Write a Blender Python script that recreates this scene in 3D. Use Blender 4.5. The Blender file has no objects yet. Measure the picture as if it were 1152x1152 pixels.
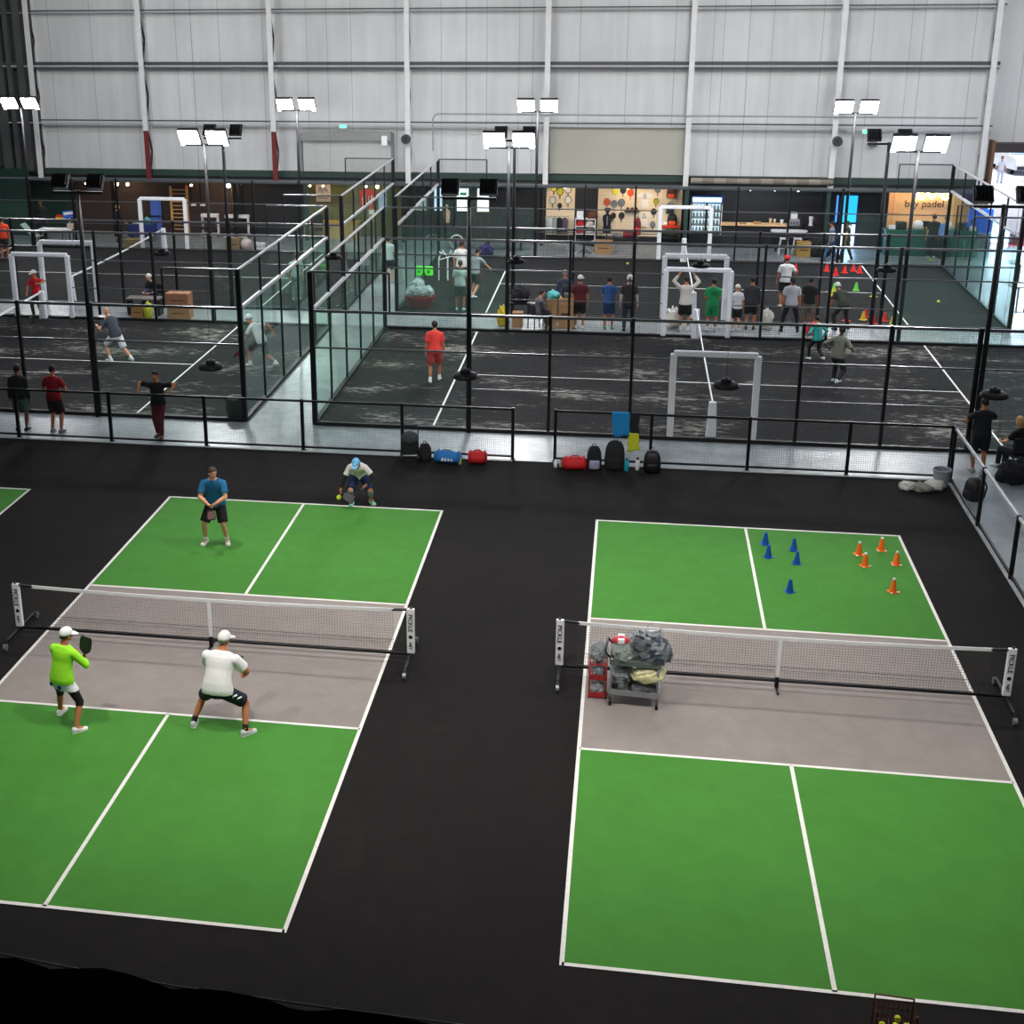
import bpy, math, random
from mathutils import Vector, Matrix
V = Vector
PI = math.pi
scn = bpy.context.scene
col = scn.collection
random.seed(7)

# ------------------------------------------------------------------ colour / materials
def lin(c):
    if isinstance(c, str):
        c = [int(c[i:i+2], 16)/255 for i in (0, 2, 4)]
    return tuple((x/12.92 if x <= .04045 else ((x+.055)/1.055)**2.4) for x in c) + (1.,)

MATS = {}
def mat(name, hexc, rough=.6, metal=0., var=.12, scale=6., bump=0., spec=.4, emit=0., sheen=0.):
    if name in MATS: return MATS[name]
    m = bpy.data.materials.new(name); m.use_nodes = True
    nt = m.node_tree; N = nt.nodes; L = nt.links
    b = N['Principled BSDF']
    c = lin(hexc)
    b.inputs['Roughness'].default_value = rough
    b.inputs['Metallic'].default_value = metal
    b.inputs['Specular IOR Level'].default_value = spec
    tc = N.new('ShaderNodeTexCoord'); no = N.new('ShaderNodeTexNoise')
    no.inputs['Scale'].default_value = scale; no.inputs['Detail'].default_value = 5
    L.new(tc.outputs['Object'], no.inputs['Vector'])
    mx = N.new('ShaderNodeMix'); mx.data_type = 'RGBA'
    mx.inputs['A'].default_value = tuple(x*(1-var) for x in c[:3]) + (1,)
    mx.inputs['B'].default_value = tuple(min(1, x*(1+var)) for x in c[:3]) + (1,)
    L.new(no.outputs['Fac'], mx.inputs['Factor'])
    L.new(mx.outputs['Result'], b.inputs['Base Color'])
    if emit:
        L.new(mx.outputs['Result'], b.inputs['Emission Color'])
        b.inputs['Emission Strength'].default_value = emit
    if bump:
        bp = N.new('ShaderNodeBump'); bp.inputs['Strength'].default_value = bump; bp.inputs['Distance'].default_value = .02
        L.new(no.outputs['Fac'], bp.inputs['Height']); L.new(bp.outputs['Normal'], b.inputs['Normal'])
    MATS[name] = m
    return m

def math_node(nt, op, a, b=None):
    n = nt.nodes.new('ShaderNodeMath'); n.operation = op
    for i, v in enumerate((a, b)):
        if v is None: continue
        if isinstance(v, (int, float)): n.inputs[i].default_value = v
        else: nt.links.new(v, n.inputs[i])
    return n.outputs[0]

def wire_mat(name, hexc, pitch, width, metal=0.):
    """woven wire / netting: a grid of strands with open holes, in the panel's own metric UV"""
    m = bpy.data.materials.new(name); m.use_nodes = True
    nt = m.node_tree; N = nt.nodes; L = nt.links
    b = N['Principled BSDF']; out = N['Material Output']
    b.inputs['Base Color'].default_value = lin(hexc); b.inputs['Roughness'].default_value = .6
    b.inputs['Metallic'].default_value = metal
    uv = N.new('ShaderNodeUVMap'); sp = N.new('ShaderNodeSeparateXYZ'); L.new(uv.outputs[0], sp.inputs[0])
    w = width/pitch
    ms = []
    for k in (0, 1):
        f = math_node(nt, 'FRACT', math_node(nt, 'MULTIPLY', sp.outputs[k], 1/pitch))
        ms.append(math_node(nt, 'LESS_THAN', f, w))
    mask = math_node(nt, 'MAXIMUM', ms[0], ms[1])
    tr = N.new('ShaderNodeBsdfTransparent'); mix = N.new('ShaderNodeMixShader')
    L.new(mask, mix.inputs[0]); L.new(tr.outputs[0], mix.inputs[1]); L.new(b.outputs[0], mix.inputs[2])
    L.new(mix.outputs[0], out.inputs['Surface'])
    MATS[name] = m
    return m

def glass_mat(name, tint, refl=.10, haze=.03, hazec='bfe0d6'):
    m = bpy.data.materials.new(name); m.use_nodes = True
    nt = m.node_tree; N = nt.nodes; L = nt.links
    N.remove(N['Principled BSDF']); out = N['Material Output']
    tr = N.new('ShaderNodeBsdfTransparent'); tr.inputs[0].default_value = lin(tint)
    gl = N.new('ShaderNodeBsdfGlossy'); gl.inputs['Roughness'].default_value = .03
    gl.inputs['Color'].default_value = lin('dff0ea')
    df = N.new('ShaderNodeBsdfDiffuse'); df.inputs[0].default_value = lin(hazec)  # diffuse mint veil stands in for the reflected haze on the panes
    fr = N.new('ShaderNodeFresnel'); fr.inputs[0].default_value = 1.5
    f = math_node(nt, 'MULTIPLY', fr.outputs[0], .75)
    m1 = N.new('ShaderNodeMixShader'); m1.inputs[0].default_value = haze
    L.new(tr.outputs[0], m1.inputs[1]); L.new(df.outputs[0], m1.inputs[2])
    m2 = N.new('ShaderNodeMixShader'); L.new(f, m2.inputs[0])
    L.new(m1.outputs[0], m2.inputs[1]); L.new(gl.outputs[0], m2.inputs[2])
    L.new(m2.outputs[0], out.inputs['Surface'])
    MATS[name] = m
    return m

def emit_mat(name, hexc, s):
    m = bpy.data.materials.new(name); m.use_nodes = True
    nt = m.node_tree; N = nt.nodes
    b = N['Principled BSDF']; b.inputs['Base Color'].default_value = lin(hexc)
    b.inputs['Emission Color'].default_value = lin(hexc); b.inputs['Emission Strength'].default_value = s
    MATS[name] = m
    return m

def plastic_film(name, hexc, alpha=.35):
    m = bpy.data.materials.new(name); m.use_nodes = True
    nt = m.node_tree; N = nt.nodes; L = nt.links
    b = N['Principled BSDF']; out = N['Material Output']
    b.inputs['Base Color'].default_value = lin(hexc); b.inputs['Roughness'].default_value = .12
    tr = N.new('ShaderNodeBsdfTransparent'); mix = N.new('ShaderNodeMixShader')
    tc = N.new('ShaderNodeTexCoord'); no = N.new('ShaderNodeTexNoise'); no.inputs['Scale'].default_value = 9
    L.new(tc.outputs['Object'], no.inputs[0])
    f = math_node(nt, 'MULTIPLY', no.outputs['Fac'], alpha*2)
    L.new(f, mix.inputs[0]); L.new(tr.outputs[0], mix.inputs[1]); L.new(b.outputs[0], mix.inputs[2])
    L.new(mix.outputs[0], out.inputs['Surface'])
    MATS[name] = m
    return m

# ------------------------------------------------------------------ mesh builder
class MB:
    def __init__(s): s.v = []; s.f = []; s.m = []; s.uv = {}
    def add(s, vs, fs, mi=0):
        o = len(s.v); s.v += [V(p) for p in vs]
        for f in fs: s.f.append(tuple(i+o for i in f)); s.m.append(mi)
        return s
    def box(s, c, d, rz=0., mi=0, M=None):
        h = [x/2 for x in d]; R = Matrix.Rotation(rz, 3, 'Z') if M is None else M
        vs = [V(c)+R@V((x*h[0], y*h[1], z*h[2])) for z in (-1, 1) for (x, y) in ((-1, -1), (1, -1), (1, 1), (-1, 1))]
        return s.add(vs, [(3, 2, 1, 0), (4, 5, 6, 7), (0, 1, 5, 4), (1, 2, 6, 5), (2, 3, 7, 6), (3, 0, 4, 7)], mi)
    def bx(s, x0, x1, y0, y1, z0, z1, mi=0):
        return s.box(((x0+x1)/2, (y0+y1)/2, (z0+z1)/2), (x1-x0, y1-y0, z1-z0), mi=mi)
    def bar(s, p, q, w, h=None, mi=0):
        p, q = V(p), V(q); h = h or w; d = q-p; l = d.length
        if l < 1e-6: return s
        z = d/l; up = V((0, 0, 1)) if abs(z.z) < .95 else V((0, 1, 0))
        x = up.cross(z).normalized(); y = z.cross(x)
        M = Matrix((x, y, z)).transposed()
        return s.box((p+q)/2, (w, h, l), M=M, mi=mi)
    def tube(s, pts, r, n=8, mi=0, closed=False):
        pts = [V(p) for p in pts]; k = len(pts)
        if not isinstance(r, (list, tuple)): r = [r]*k
        rings = []; prev = None
        for i, p in enumerate(pts):
            if closed: d = pts[(i+1) % k]-pts[i-1]
            else: d = pts[min(i+1, k-1)]-pts[max(i-1, 0)]
            d = d.normalized() if d.length > 1e-9 else V((0, 0, 1))
            if prev is None:
                a = V((0, 0, 1)) if abs(d.z) < .9 else V((1, 0, 0))
                x = (a-d*a.dot(d)).normalized()
            else:
                x = prev-d*prev.dot(d)
                x = x.normalized() if x.length > 1e-6 else d.orthogonal().normalized()
            prev = x; y = d.cross(x)
            rings.append([p+(x*math.cos(2*PI*j/n)+y*math.sin(2*PI*j/n))*r[i] for j in range(n)])
        return s.loft(rings, mi, closed)
    def loft(s, rings, mi=0, closed=False, cap=True):
        n = len(rings[0]); vs = [p for r in rings for p in r]; k = len(rings); fs = []
        for i in range(k if closed else k-1):
            a, b = i*n, ((i+1) % k)*n
            for j in range(n): fs.append((a+j, a+(j+1) % n, b+(j+1) % n, b+j))
        if cap and not closed:
            fs.append(tuple(range(n-1, -1, -1))); fs.append(tuple((k-1)*n+j for j in range(n)))
        return s.add(vs, fs, mi)
    def ell(s, c, r, M=None, nu=12, nv=8, mi=0, jit=0., rnd=None):
        if not isinstance(r, (tuple, list)): r = (r, r, r)
        c = V(c); vs = []; fs = []
        T = (lambda p: c+M@p) if M is not None else (lambda p: c+p)
        jj = lambda: 1+((rnd or random).uniform(-jit, jit) if jit else 0)
        vs.append(T(V((0, 0, -r[2]))))
        for i in range(1, nv):
            a = -PI/2+PI*i/nv
            for j in range(nu):
                b = 2*PI*j/nu; q = jj()
                vs.append(T(V((r[0]*math.cos(a)*math.cos(b)*q, r[1]*math.cos(a)*math.sin(b)*q, r[2]*math.sin(a)*q))))
        vs.append(T(V((0, 0, r[2])))); e = len(vs)-1
        for j in range(nu):
            fs.append((0, 1+(j+1) % nu, 1+j)); fs.append((e, e-nu+j, e-nu+(j+1) % nu))
        for i in range(nv-2):
            for j in range(nu):
                a = 1+i*nu+j; b = 1+i*nu+(j+1) % nu
                fs.append((a, b, b+nu, a+nu))
        return s.add(vs, fs, mi)
    def lathe(s, prof, c=(0, 0, 0), n=16, mi=0):
        c = V(c)
        rings = [[c+V((max(r, 1e-4)*math.cos(2*PI*j/n), max(r, 1e-4)*math.sin(2*PI*j/n), z)) for j in range(n)] for r, z in prof]
        return s.loft(rings, mi)
    def quad(s, a, b, c, d, mi=0):
        """a->b is u, a->d is v, UV in metres"""
        o = len(s.f); a, b, c, d = V(a), V(b), V(c), V(d)
        s.add([a, b, c, d], [(0, 1, 2, 3)], mi)
        u, v = (b-a).length, (d-a).length
        s.uv[o] = [(0, 0), (u, 0), (u, v), (0, v)]
        return s
    def prism(s, poly, p0, ex, ey, ez, t, mi=0):
        """polygon in plane (ex,ey) at p0 extruded by t along ez"""
        p0, ex, ey, ez = V(p0), V(ex), V(ey), V(ez)
        return s.loft([[p0+ex*x+ey*y for x, y in poly], [p0+ex*x+ey*y+ez*t for x, y in poly]], mi)
    def mesh(s, name, mats):
        me = bpy.data.meshes.new(name)
        me.from_pydata([tuple(p) for p in s.v], [], s.f)
        for m in (mats if isinstance(mats, (list, tuple)) else [mats]): me.materials.append(m)
        for p, mi in zip(me.polygons, s.m): p.material_index = mi
        if s.uv:
            ul = me.uv_layers.new(name='UVMap')
            for fi, uvs in s.uv.items():
                for li, uv in zip(me.polygons[fi].loop_indices, uvs): ul.data[li].uv = uv
        me.update()
        return me
    def build(s, name, mats, parent=None, smooth=False, bev=0., loc=None, rz=0., kind=None, fixn=True):
        me = s.mesh(name, mats)
        if fixn and not s.uv:
            import bmesh
            bm = bmesh.new(); bm.from_mesh(me); bmesh.ops.recalc_face_normals(bm, faces=bm.faces); bm.to_mesh(me); bm.free()
        if smooth:
            for p in me.polygons: p.use_smooth = True
        o = bpy.data.objects.new(name, me); col.objects.link(o)
        if parent is not None: o.parent = parent
        if loc is not None: o.location = loc
        if rz: o.rotation_euler = (0, 0, rz)
        if bev:
            b = o.modifiers.new('edge', 'BEVEL'); b.width = bev; b.segments = 2; b.limit_method = 'ANGLE'
        if kind: o['kind'] = kind
        return o

def tag(o, label, cat, group=None):
    o['label'] = label; o['category'] = cat
    if group: o['group'] = group
    return o
def thing(name, loc, label, cat, rz=0., group=None):
    o = bpy.data.objects.new(name, None); col.objects.link(o)
    o.empty_display_size = .2; o.location = loc; o.rotation_euler = (0, 0, rz)
    return tag(o, label, cat, group)
def struct(mb, name, mats, **k): return mb.build(name, mats, kind='structure', **k)
def dup(root, loc, rz, label, group=None):
    r = root.copy(); col.objects.link(r); r.location = loc; r.rotation_euler = (0, 0, rz); r['label'] = label
    if group: r['group'] = group
    for ch in list(root.children):
        c = ch.copy(); col.objects.link(c); c.parent = r
        for gch in list(ch.children):
            d = gch.copy(); col.objects.link(d); d.parent = c
    return r
def text(name, body, size, m, parent=None, M=None, ext=.004, align='CENTER'):
    cu = bpy.data.curves.new(name, 'FONT'); cu.body = body; cu.size = size; cu.extrude = ext
    cu.align_x = align; cu.align_y = 'CENTER'; cu.resolution_u = 3
    f = bpy.data.objects.new('tmp', cu); col.objects.link(f)
    dg = bpy.context.evaluated_depsgraph_get(); dg.update()
    me = bpy.data.meshes.new_from_object(f.evaluated_get(dg)); bpy.data.objects.remove(f)
    me.name = name; me.materials.clear(); me.materials.append(m)
    o = bpy.data.objects.new(name, me); col.objects.link(o)
    if parent is not None: o.parent = parent
    if M is not None: o.matrix_local = M
    return o
def face_m(p, x, y):
    """matrix for a flat sign at p with text axes x (reading) and y (up)"""
    x, y = V(x).normalized(), V(y).normalized(); z = x.cross(y)
    M = Matrix((x, y, z)).transposed().to_4x4(); M.translation = V(p)
    return M

# ------------------------------------------------------------------ shared materials
BLK = mat('black_steel', '141417', .45, .3, var=.15)
BLKP = mat('black_paint', '0d0d10', .5)
CHAR = mat('charcoal_fabric', '1d1e22', .9, scale=30)
WHT = mat('white_paint', 'e8e8ea', .5, var=.04)
PADW = mat('white_padding', 'ecedf3', .55, var=.05)
GREY = mat('grey_metal', '9a9da2', .4, .6)
CARD = mat('cardboard', 'b08a5f', .85, var=.12, scale=3)
WOOD = mat('pale_wood', 'c79a62', .6, var=.2, scale=4)
RED = mat('red_plastic', 'd3202a', .4)
LENS = emit_mat('lamp_lens', 'fbfcff', 60)
WARM = emit_mat('warm_bulb', 'ffd9a0', 14)
MESHM = wire_mat('fence_wire', '17191b', .05, .0034)
FENCEM = wire_mat('railing_wire', '2a2c30', .05, .0024)
NETM = wire_mat('court_netting', '57534f', .045, .0034)
PNETM = wire_mat('padel_netting', '101114', .042, .006)
GLASS = glass_mat('court_glass', 'eff8f4', haze=.035, hazec='b4e0d0')
# ------------------------------------------------------------------ measured layout (metres)
CAM = (.4304, -12.6121, 10.7671); YAW, PIT, ROL = -.161922, .317383, -.0096; FPX, CX, CY = 1485.41, 469.31, 470.33
LX, LY = -9.408, .066          # left pickleball court origin
CW, CL, KD = 6.096, 13.411, 2.134
X0, Y1, XL, Y2 = -7.386, 18.91, -9.25, 31.145   # padel: right courts start x, front row y, left courts end x, back row y
FY, FX = 16.87, 7.78           # fence lines

def floor_mat(name, base, dark, light, s1, s2, rough=.85, detail=8, stretch=(1, 1, 1), lo=.35, hi=.7, bump=.05, spec=.25):
    m = bpy.data.materials.new(name); m.use_nodes = True
    nt = m.node_tree; N = nt.nodes; L = nt.links; b = N['Principled BSDF']
    b.inputs['Roughness'].default_value = rough; b.inputs['Specular IOR Level'].default_value = spec
    tc = N.new('ShaderNodeTexCoord'); mp = N.new('ShaderNodeMapping'); mp.inputs['Scale'].default_value = stretch
    L.new(tc.outputs['Object'], mp.inputs[0])
    n1 = N.new('ShaderNodeTexNoise'); n1.inputs['Scale'].default_value = s1; n1.inputs['Detail'].default_value = detail
    n2 = N.new('ShaderNodeTexNoise'); n2.inputs['Scale'].default_value = s2; n2.inputs['Detail'].default_value = detail
    n2.inputs['Roughness'].default_value = .65
    L.new(mp.outputs[0], n1.inputs[0]); L.new(mp.outputs[0], n2.inputs[0])
    r = N.new('ShaderNodeValToRGB'); e = r.color_ramp.elements
    e[0].position = lo; e[0].color = lin(dark); e[1].position = hi; e[1].color = lin(light)
    k = e.new((lo+hi)/2); k.color = lin(base)
    mixv = math_node(nt, 'ADD', math_node(nt, 'MULTIPLY', n1.outputs['Fac'], .5), math_node(nt, 'MULTIPLY', n2.outputs['Fac'], .5))
    L.new(mixv, r.inputs[0]); L.new(r.outputs[0], b.inputs['Base Color'])
    bp = N.new('ShaderNodeBump'); bp.inputs['Strength'].default_value = bump; bp.inputs['Distance'].default_value = .02
    L.new(n2.outputs['Fac'], bp.inputs['Height']); L.new(bp.outputs[0], b.inputs['Normal'])
    MATS[name] = m
    return m

RUB = floor_mat('dark_acrylic_floor', '1c1a1a', '171616', '242221', .25, 3., rough=.95, spec=.15)
GRN = floor_mat('green_acrylic', '41802e', '3b7728', '478833', .18, 2.2)
GRY = floor_mat('grey_acrylic', '8f8783', '857e7a', '98908c', .3, 2.5)
LINE = floor_mat('white_line_paint', 'e6e4e0', 'd8d6d2', 'efede9', 1, 12)
CONC = floor_mat('polished_concrete', '8f979a', '767e82', 'a3abae', .5, 2.4, rough=.35, spec=.5)
TURF = floor_mat('sanded_black_turf', '1a1a1b', '101011', '8f8b83', .35, 3.6, rough=.95, stretch=(.8, 2.0, 1), lo=.43, hi=.66, bump=.2)
TURF2 = floor_mat('black_turf', '151617', '101112', '202020', .5, 4, rough=.95, stretch=(1, 2.2, 1))

# floors
struct(MB().bx(-34, FX, -9, FY-.02, -.12, 0), 'floor', RUB)
struct(MB().bx(-34, 30, FY-.02, 47, -.12, 0).bx(FX, 30, -9, FY-.02, -.12, 0), 'floor_concrete', CONC)

# pickleball courts (painted floor)
def line(mb, x0, x1, y0, y1): mb.bx(x0, x1, y0, y1, .004, .007)
def court(ox, oy, lw=.055):
    c = MB(); c.bx(ox, ox+CW, oy, oy+CL, .001, .003)
    struct(c, 'floor_court_green', GRN)
    k = MB(); k.bx(ox, ox+CW, oy+CL/2-KD, oy+CL/2+KD, .002, .0045)
    struct(k, 'floor_court_kitchen', GRY)
    l = MB()
    for y in (oy, oy+CL/2-KD, oy+CL/2+KD, oy+CL): line(l, ox, ox+CW, y-lw/2, y+lw/2)
    for x in (ox, ox+CW): line(l, x-lw/2, x+lw/2, oy-lw/2, oy+CL+lw/2)
    for y0 in (oy, oy+CL/2+KD): line(l, ox+CW/2-lw/2, ox+CW/2+lw/2, y0, y0+CL/2-KD)
    struct(l, 'floor_court_lines', LINE)
court(0, 0); court(LX, LY); court(LX*2, LY)

# padel turf with lines
def turf(xa, ya, m, nx):
    struct(MB().bx(xa+.03, xa+19.97, ya+.03, ya+9.97, .001, .012), 'floor_padel_turf', m)
    l = MB(); w = .05
    for s in (-6.95, 6.95): l.bx(nx+s-w/2, nx+s+w/2, ya+.05, ya+9.95, .012, .016)
    l.bx(nx-6.95, nx+6.95, ya+5-w/2, ya+5+w/2, .012, .016)
    struct(l, 'floor_padel_lines', LINE)
for xa in (X0, XL-20):
    turf(xa, Y1, TURF, xa+10); turf(xa, Y2, TURF2, xa+10)

# ------------------------------------------------------------------ back wall: white panels, truss columns, girts
WY = 44.6
def wall_mat():
    m = bpy.data.materials.new('white_wall_panels'); m.use_nodes = True
    nt = m.node_tree; N = nt.nodes; L = nt.links; b = N['Principled BSDF']; b.inputs['Roughness'].default_value = .7
    tc = N.new('ShaderNodeTexCoord'); mp = N.new('ShaderNodeMapping'); mp.inputs['Scale'].default_value = (1.2, 1, .12)
    L.new(tc.outputs['Object'], mp.inputs[0])
    n = N.new('ShaderNodeTexNoise'); n.inputs['Scale'].default_value = 2.2; n.inputs['Detail'].default_value = 6
    L.new(mp.outputs[0], n.inputs[0])
    n2 = N.new('ShaderNodeTexNoise'); n2.inputs['Scale'].default_value = .35; n2.inputs['Detail'].default_value = 4
    L.new(tc.outputs['Object'], n2.inputs[0])
    r = N.new('ShaderNodeValToRGB'); e = r.color_ramp.elements
    e[0].position = .3; e[0].color = lin('b9bbbc'); e[1].position = .62; e[1].color = lin('cdcecf')
    L.new(math_node(nt, 'ADD', math_node(nt, 'MULTIPLY', n.outputs['Fac'], .45), math_node(nt, 'MULTIPLY', n2.outputs['Fac'], .55)), r.inputs[0])
    sp = N.new('ShaderNodeSeparateXYZ'); L.new(tc.outputs['Object'], sp.inputs[0])
    fr = math_node(nt, 'FRACT', math_node(nt, 'MULTIPLY', math_node(nt, 'ADD', sp.outputs[0], 40.73), 1/1.94))
    seam = math_node(nt, 'LESS_THAN', fr, .013)
    mx = N.new('ShaderNodeMix'); mx.data_type = 'RGBA'; mx.inputs['B'].default_value = lin('98999b')
    L.new(seam, mx.inputs['Factor']); L.new(r.outputs[0], mx.inputs['A'])
    L.new(mx.outputs['Result'], b.inputs['Base Color'])
    return m
WALL = wall_mat()
DOORX0, DOORX1, DOORZ = 14.75, 20.5, 4.5
w = MB().bx(-25.9, DOORX0, WY, WY+.15, 3.0, 14).bx(DOORX0, DOORX1, WY, WY+.15, DOORZ, 14).bx(DOORX1, 26, WY, WY+.15, 0, 14)
struct(w, 'wall_back', WALL)
DKGRN = mat('dark_green_fascia', '2c3f38', .6)
fas = MB().bx(-28, 14.6, WY-.25, WY+.12, 2.62, 3.0)
struct(fas, 'trim_1', DKGRN)
struct(MB().bx(-28, 14.6, 43.95, WY-.2, 2.5, 2.68), 'trim_2', mat('fascia_lip', '4a5356', .5))
COLX = [-25.9, -20.8, -15.0, -9.1, -3.2, 2.65, 8.5, 14.3]
REDSTEEL = mat('primer_red_steel', '6b2226', .6)
LACE = mat('lacing_steel', '3a3335', .6)
for i, x in enumerate(COLX):
    c = MB()
    zb = 2.6
    red = x in (-20.8, -15.0)
    c.bx(x-.11, x+.11, 43.92, 44.0, 4.75 if red else zb, 13.5, mi=0)
    c.bx(x-.015, x+.015, 44.0, 44.12, 4.75 if red else zb, 13.5, mi=0)
    if red:
        c.bx(x-.1, x+.1, 43.92, 44.0, zb, 4.75, mi=1)
    c.bx(x-.09, x+.09, WY-.08, WY, zb, 13.5, mi=0)
    z = zb; k = 0
    while z < 13:
        a, b = (44.0, WY-.06) if k % 2 == 0 else (WY-.06, 44.0)
        c.bar((x+.02, a, z), (x+.02, b, z+1.2), .06, .06, mi=2); z += 1.2; k += 1
    struct(c, 'trim_column', [mat('column_offwhite', 'd2d2d2', .6), REDSTEEL, LACE])
GIRT = mat('girt_steel', '4a4c4e', .5, .2)
g = MB()
for z, h in ((9.82, .05), (7.60, .13), (7.40, .04), (5.16, .05), (12.2, .1)):
    g.bx(-28, 14.6, 44.2, 44.3, z-h/2, z+h/2)
struct(g, 'trim_girts', GIRT)
g = MB()
for z, h in ((7.49, .06), (5.04, .05), (9.74, .03)):
    g.bx(-28, 14.6, 44.17, 44.28, z-h/2, z+h/2)
struct(g, 'trim_girt_flange', mat('girt_flange', 'b9babb', .6))
# left wall: ribbed grey, green wainscot
LW = mat('dim_grey_cladding', '5f6263', .7, var=.3, scale=1.2)
w = MB().bx(-28.2, -28, 16, 45, 3.1, 14)
for k in range(9): w.bx(-28, -27.6, 40.2-k*2.4, 40.5-k*2.4, 3.1, 14)
struct(w, 'wall_left', LW)
w = MB().bx(-29, -25.9, WY-.1, WY+.1, 3.0, 14)
for x, r in ((-26.45, .16), (-27.0, .1), (-27.5, .2)): w.bx(x-r, x+r, WY-.5, WY-.1, 2.9, 14)
struct(w, 'wall_back_end', mat('dark_grey_cladding', '4a4c4d', .7, var=.35, scale=1.0))
struct(MB().bx(-28.2, -27.9, 16, 45, 0, 3.1).bx(-27.9, -26.6, 43.9, 44.1, 0, 3.0), 'wall_left_lower', mat('green_cladding', '1f3a33', .7))
# recessed shop front: dark back wall, soffit, partitions
SB = 45.35
DKW = mat('dark_shop_wall', '25272b', .7)
BRW = mat('brown_shop_wall', '3a2f2d', .7)
OLV = mat('olive_shop_wall', '6d6c45', .8)
GRW = mat('green_shop_wall', '26352c', .8)
def seg(a, b, m): struct(MB().bx(a, b, SB, SB+.12, 0, 2.65), 'wall_back_shop', m)
seg(-28, -25.2, mat('green_cladding', '1f3a33')); seg(-25.2, -17.2, BRW); seg(-17.2, -13.9, DKW); seg(-13.9, -9.6, OLV); seg(-9.6, 10.85, DKW)
seg(10.85, 13.75, mat('tan_reception_wall', 'cfa67c', .7)); seg(13.75, 14.75, mat('grey_reveal', '45484a', .7))
struct(MB().bx(-28, DOORX0, 44.0, SB+.1, 2.655, 2.75), 'ceiling_shops', BLKP)
for x in (-16.95, -9.35, -3.35, 2.75, 8.5, 10.8, -22.6, -13.7):
    struct(MB().bx(x-.08, x+.08, 44.02, 44.2, 0, 2.62), 'trim_shopfront_post', mat('shopfront_green', '2b4440', .5) if x in (-13.7, 2.75, 8.5) else BLK)
for x in (-16.95, -9.35, 2.75, 8.5, 10.8):
    struct(MB().bx(x-.04, x+.04, 44.2, SB, 0, 2.6), 'wall_partition', DKW)
# door opening to the outside: frame, side jamb, roller box
struct(MB().bx(DOORX0-.12, DOORX0, 43.95, 45.6, 0, DOORZ+.1), 'door_1', mat('rusty_jamb', '6d4f3c', .7))
struct(MB().bx(DOORX0, DOORX1, 43.95, 45.0, DOORZ-.35, DOORZ), 'trim_3', mat('roller_box', '3a3234', .6))
# outside yard
YARD = mat('bright_yard_concrete', 'e2e3ec', .9, var=.05, scale=.6)
struct(MB().bx(12, 60, 45.7, 110, -.12, -.01), 'ground_outside', YARD)
struct(MB().bx(20, 90, 96, 96.4, 0, 9), 'wall_outside', mat('outside_building', 'dfe4ee', .8))
struct(MB().bx(DOORX0+.2, DOORX1, 46.0, 49.4, 0, .004), 'floor_door_mat', mat('red_floor_paint', 'd64a62', .7))
DRAPE_Y = -9.6
DRAPE = [(-1.46, 7.99), (-1.345, 8.002), (-1.287, 8.012), (-1.232, 8.0), (-1.177, 7.984), (-1.092, 7.998), (-1.008, 8.009), (-0.926, 7.997), (-0.846, 7.975), (-0.806, 7.961), (-0.71, 7.974), (-0.629, 7.975), (-0.522, 7.964), (-0.443, 7.939), (-0.39, 7.937), (-0.284, 7.957), (-0.18, 7.956), (-0.077, 7.945), (0.052, 7.928)]
CABLE = [(-1.458, -9.55, 7.982), (-1.372, -9.55, 7.976), (-1.202, -9.55, 7.958), (-1.034, -9.55, 7.943), (-0.812, -9.55, 7.926), (-0.538, -9.55, 7.917), (-0.27, -9.55, 7.908), (-0.059, -9.55, 7.905), (0.097, -9.55, 7.901)]
# ------------------------------------------------------------------ camera
def cam_axes(y, p, r):
    f = V((math.sin(y)*math.cos(p), math.cos(y)*math.cos(p), -math.sin(p)))
    rt = V((math.cos(y), -math.sin(y), 0)); up = rt.cross(f)
    return math.cos(r)*rt+math.sin(r)*up, -math.sin(r)*rt+math.cos(r)*up, f
rt, up, fw = cam_axes(YAW, PIT, ROL)
cd = bpy.data.cameras.new('camera'); co = bpy.data.objects.new('camera', cd); col.objects.link(co)
M = Matrix((rt, up, -fw)).transposed().to_4x4(); M.translation = V(CAM); co.matrix_world = M
cd.sensor_width = 36; cd.sensor_fit = 'HORIZONTAL'; cd.lens = FPX*36/1152
cd.shift_x = (576-CX)/1152; cd.shift_y = -(576-CY)/1152
cd.clip_start = .05; cd.clip_end = 400
scn.camera = co

# ------------------------------------------------------------------ light
wd = bpy.data.worlds.new('hall'); scn.world = wd; wd.use_nodes = True
bg = wd.node_tree.nodes['Background']; bg.inputs[0].default_value = lin('c4ccd8'); bg.inputs[1].default_value = .10
def area(name, loc, target, power, size, colr='ffffff', sy=None):
    ld = bpy.data.lights.new(name, 'AREA'); ld.energy = power*.2; ld.size = size; ld.color = lin(colr)[:3]
    if sy: ld.shape = 'RECTANGLE'; ld.size_y = sy
    o = bpy.data.objects.new(name, ld); col.objects.link(o); o.location = loc
    d = V(target)-V(loc); o.rotation_euler = d.to_track_quat('-Z', 'Y').to_euler()
    return o
for x, y, p in ((-11, 8, 130), (-3, 0, 180), (6, 7, 130), (-9, -3, 170), (5, -3, 170)):
    area('overhead_fill', (x, y, 12.8), (x*.9, y+1, 0), p, 1.2, 'fff6ea')  # added soft fill over the pickleball courts, no fixture behind it
for x in (-20, -8, 4, 14):
    area('overhead_fill', (x, 36, 13.2), (x, 36, 0), 1250, 1.2, 'eef4ff')  # added fill over the back padel row
    area('overhead_fill', (x, 31, 12.5), (x, 44.6, 3.4), 1750, 3, 'fffcf6')  # added wash that brightens the back wall
    area('overhead_fill', (x, 24, 12.8), (x, 24, 0), 800, 1.2, 'eef4ff')  # added fill over the front padel row
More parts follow.
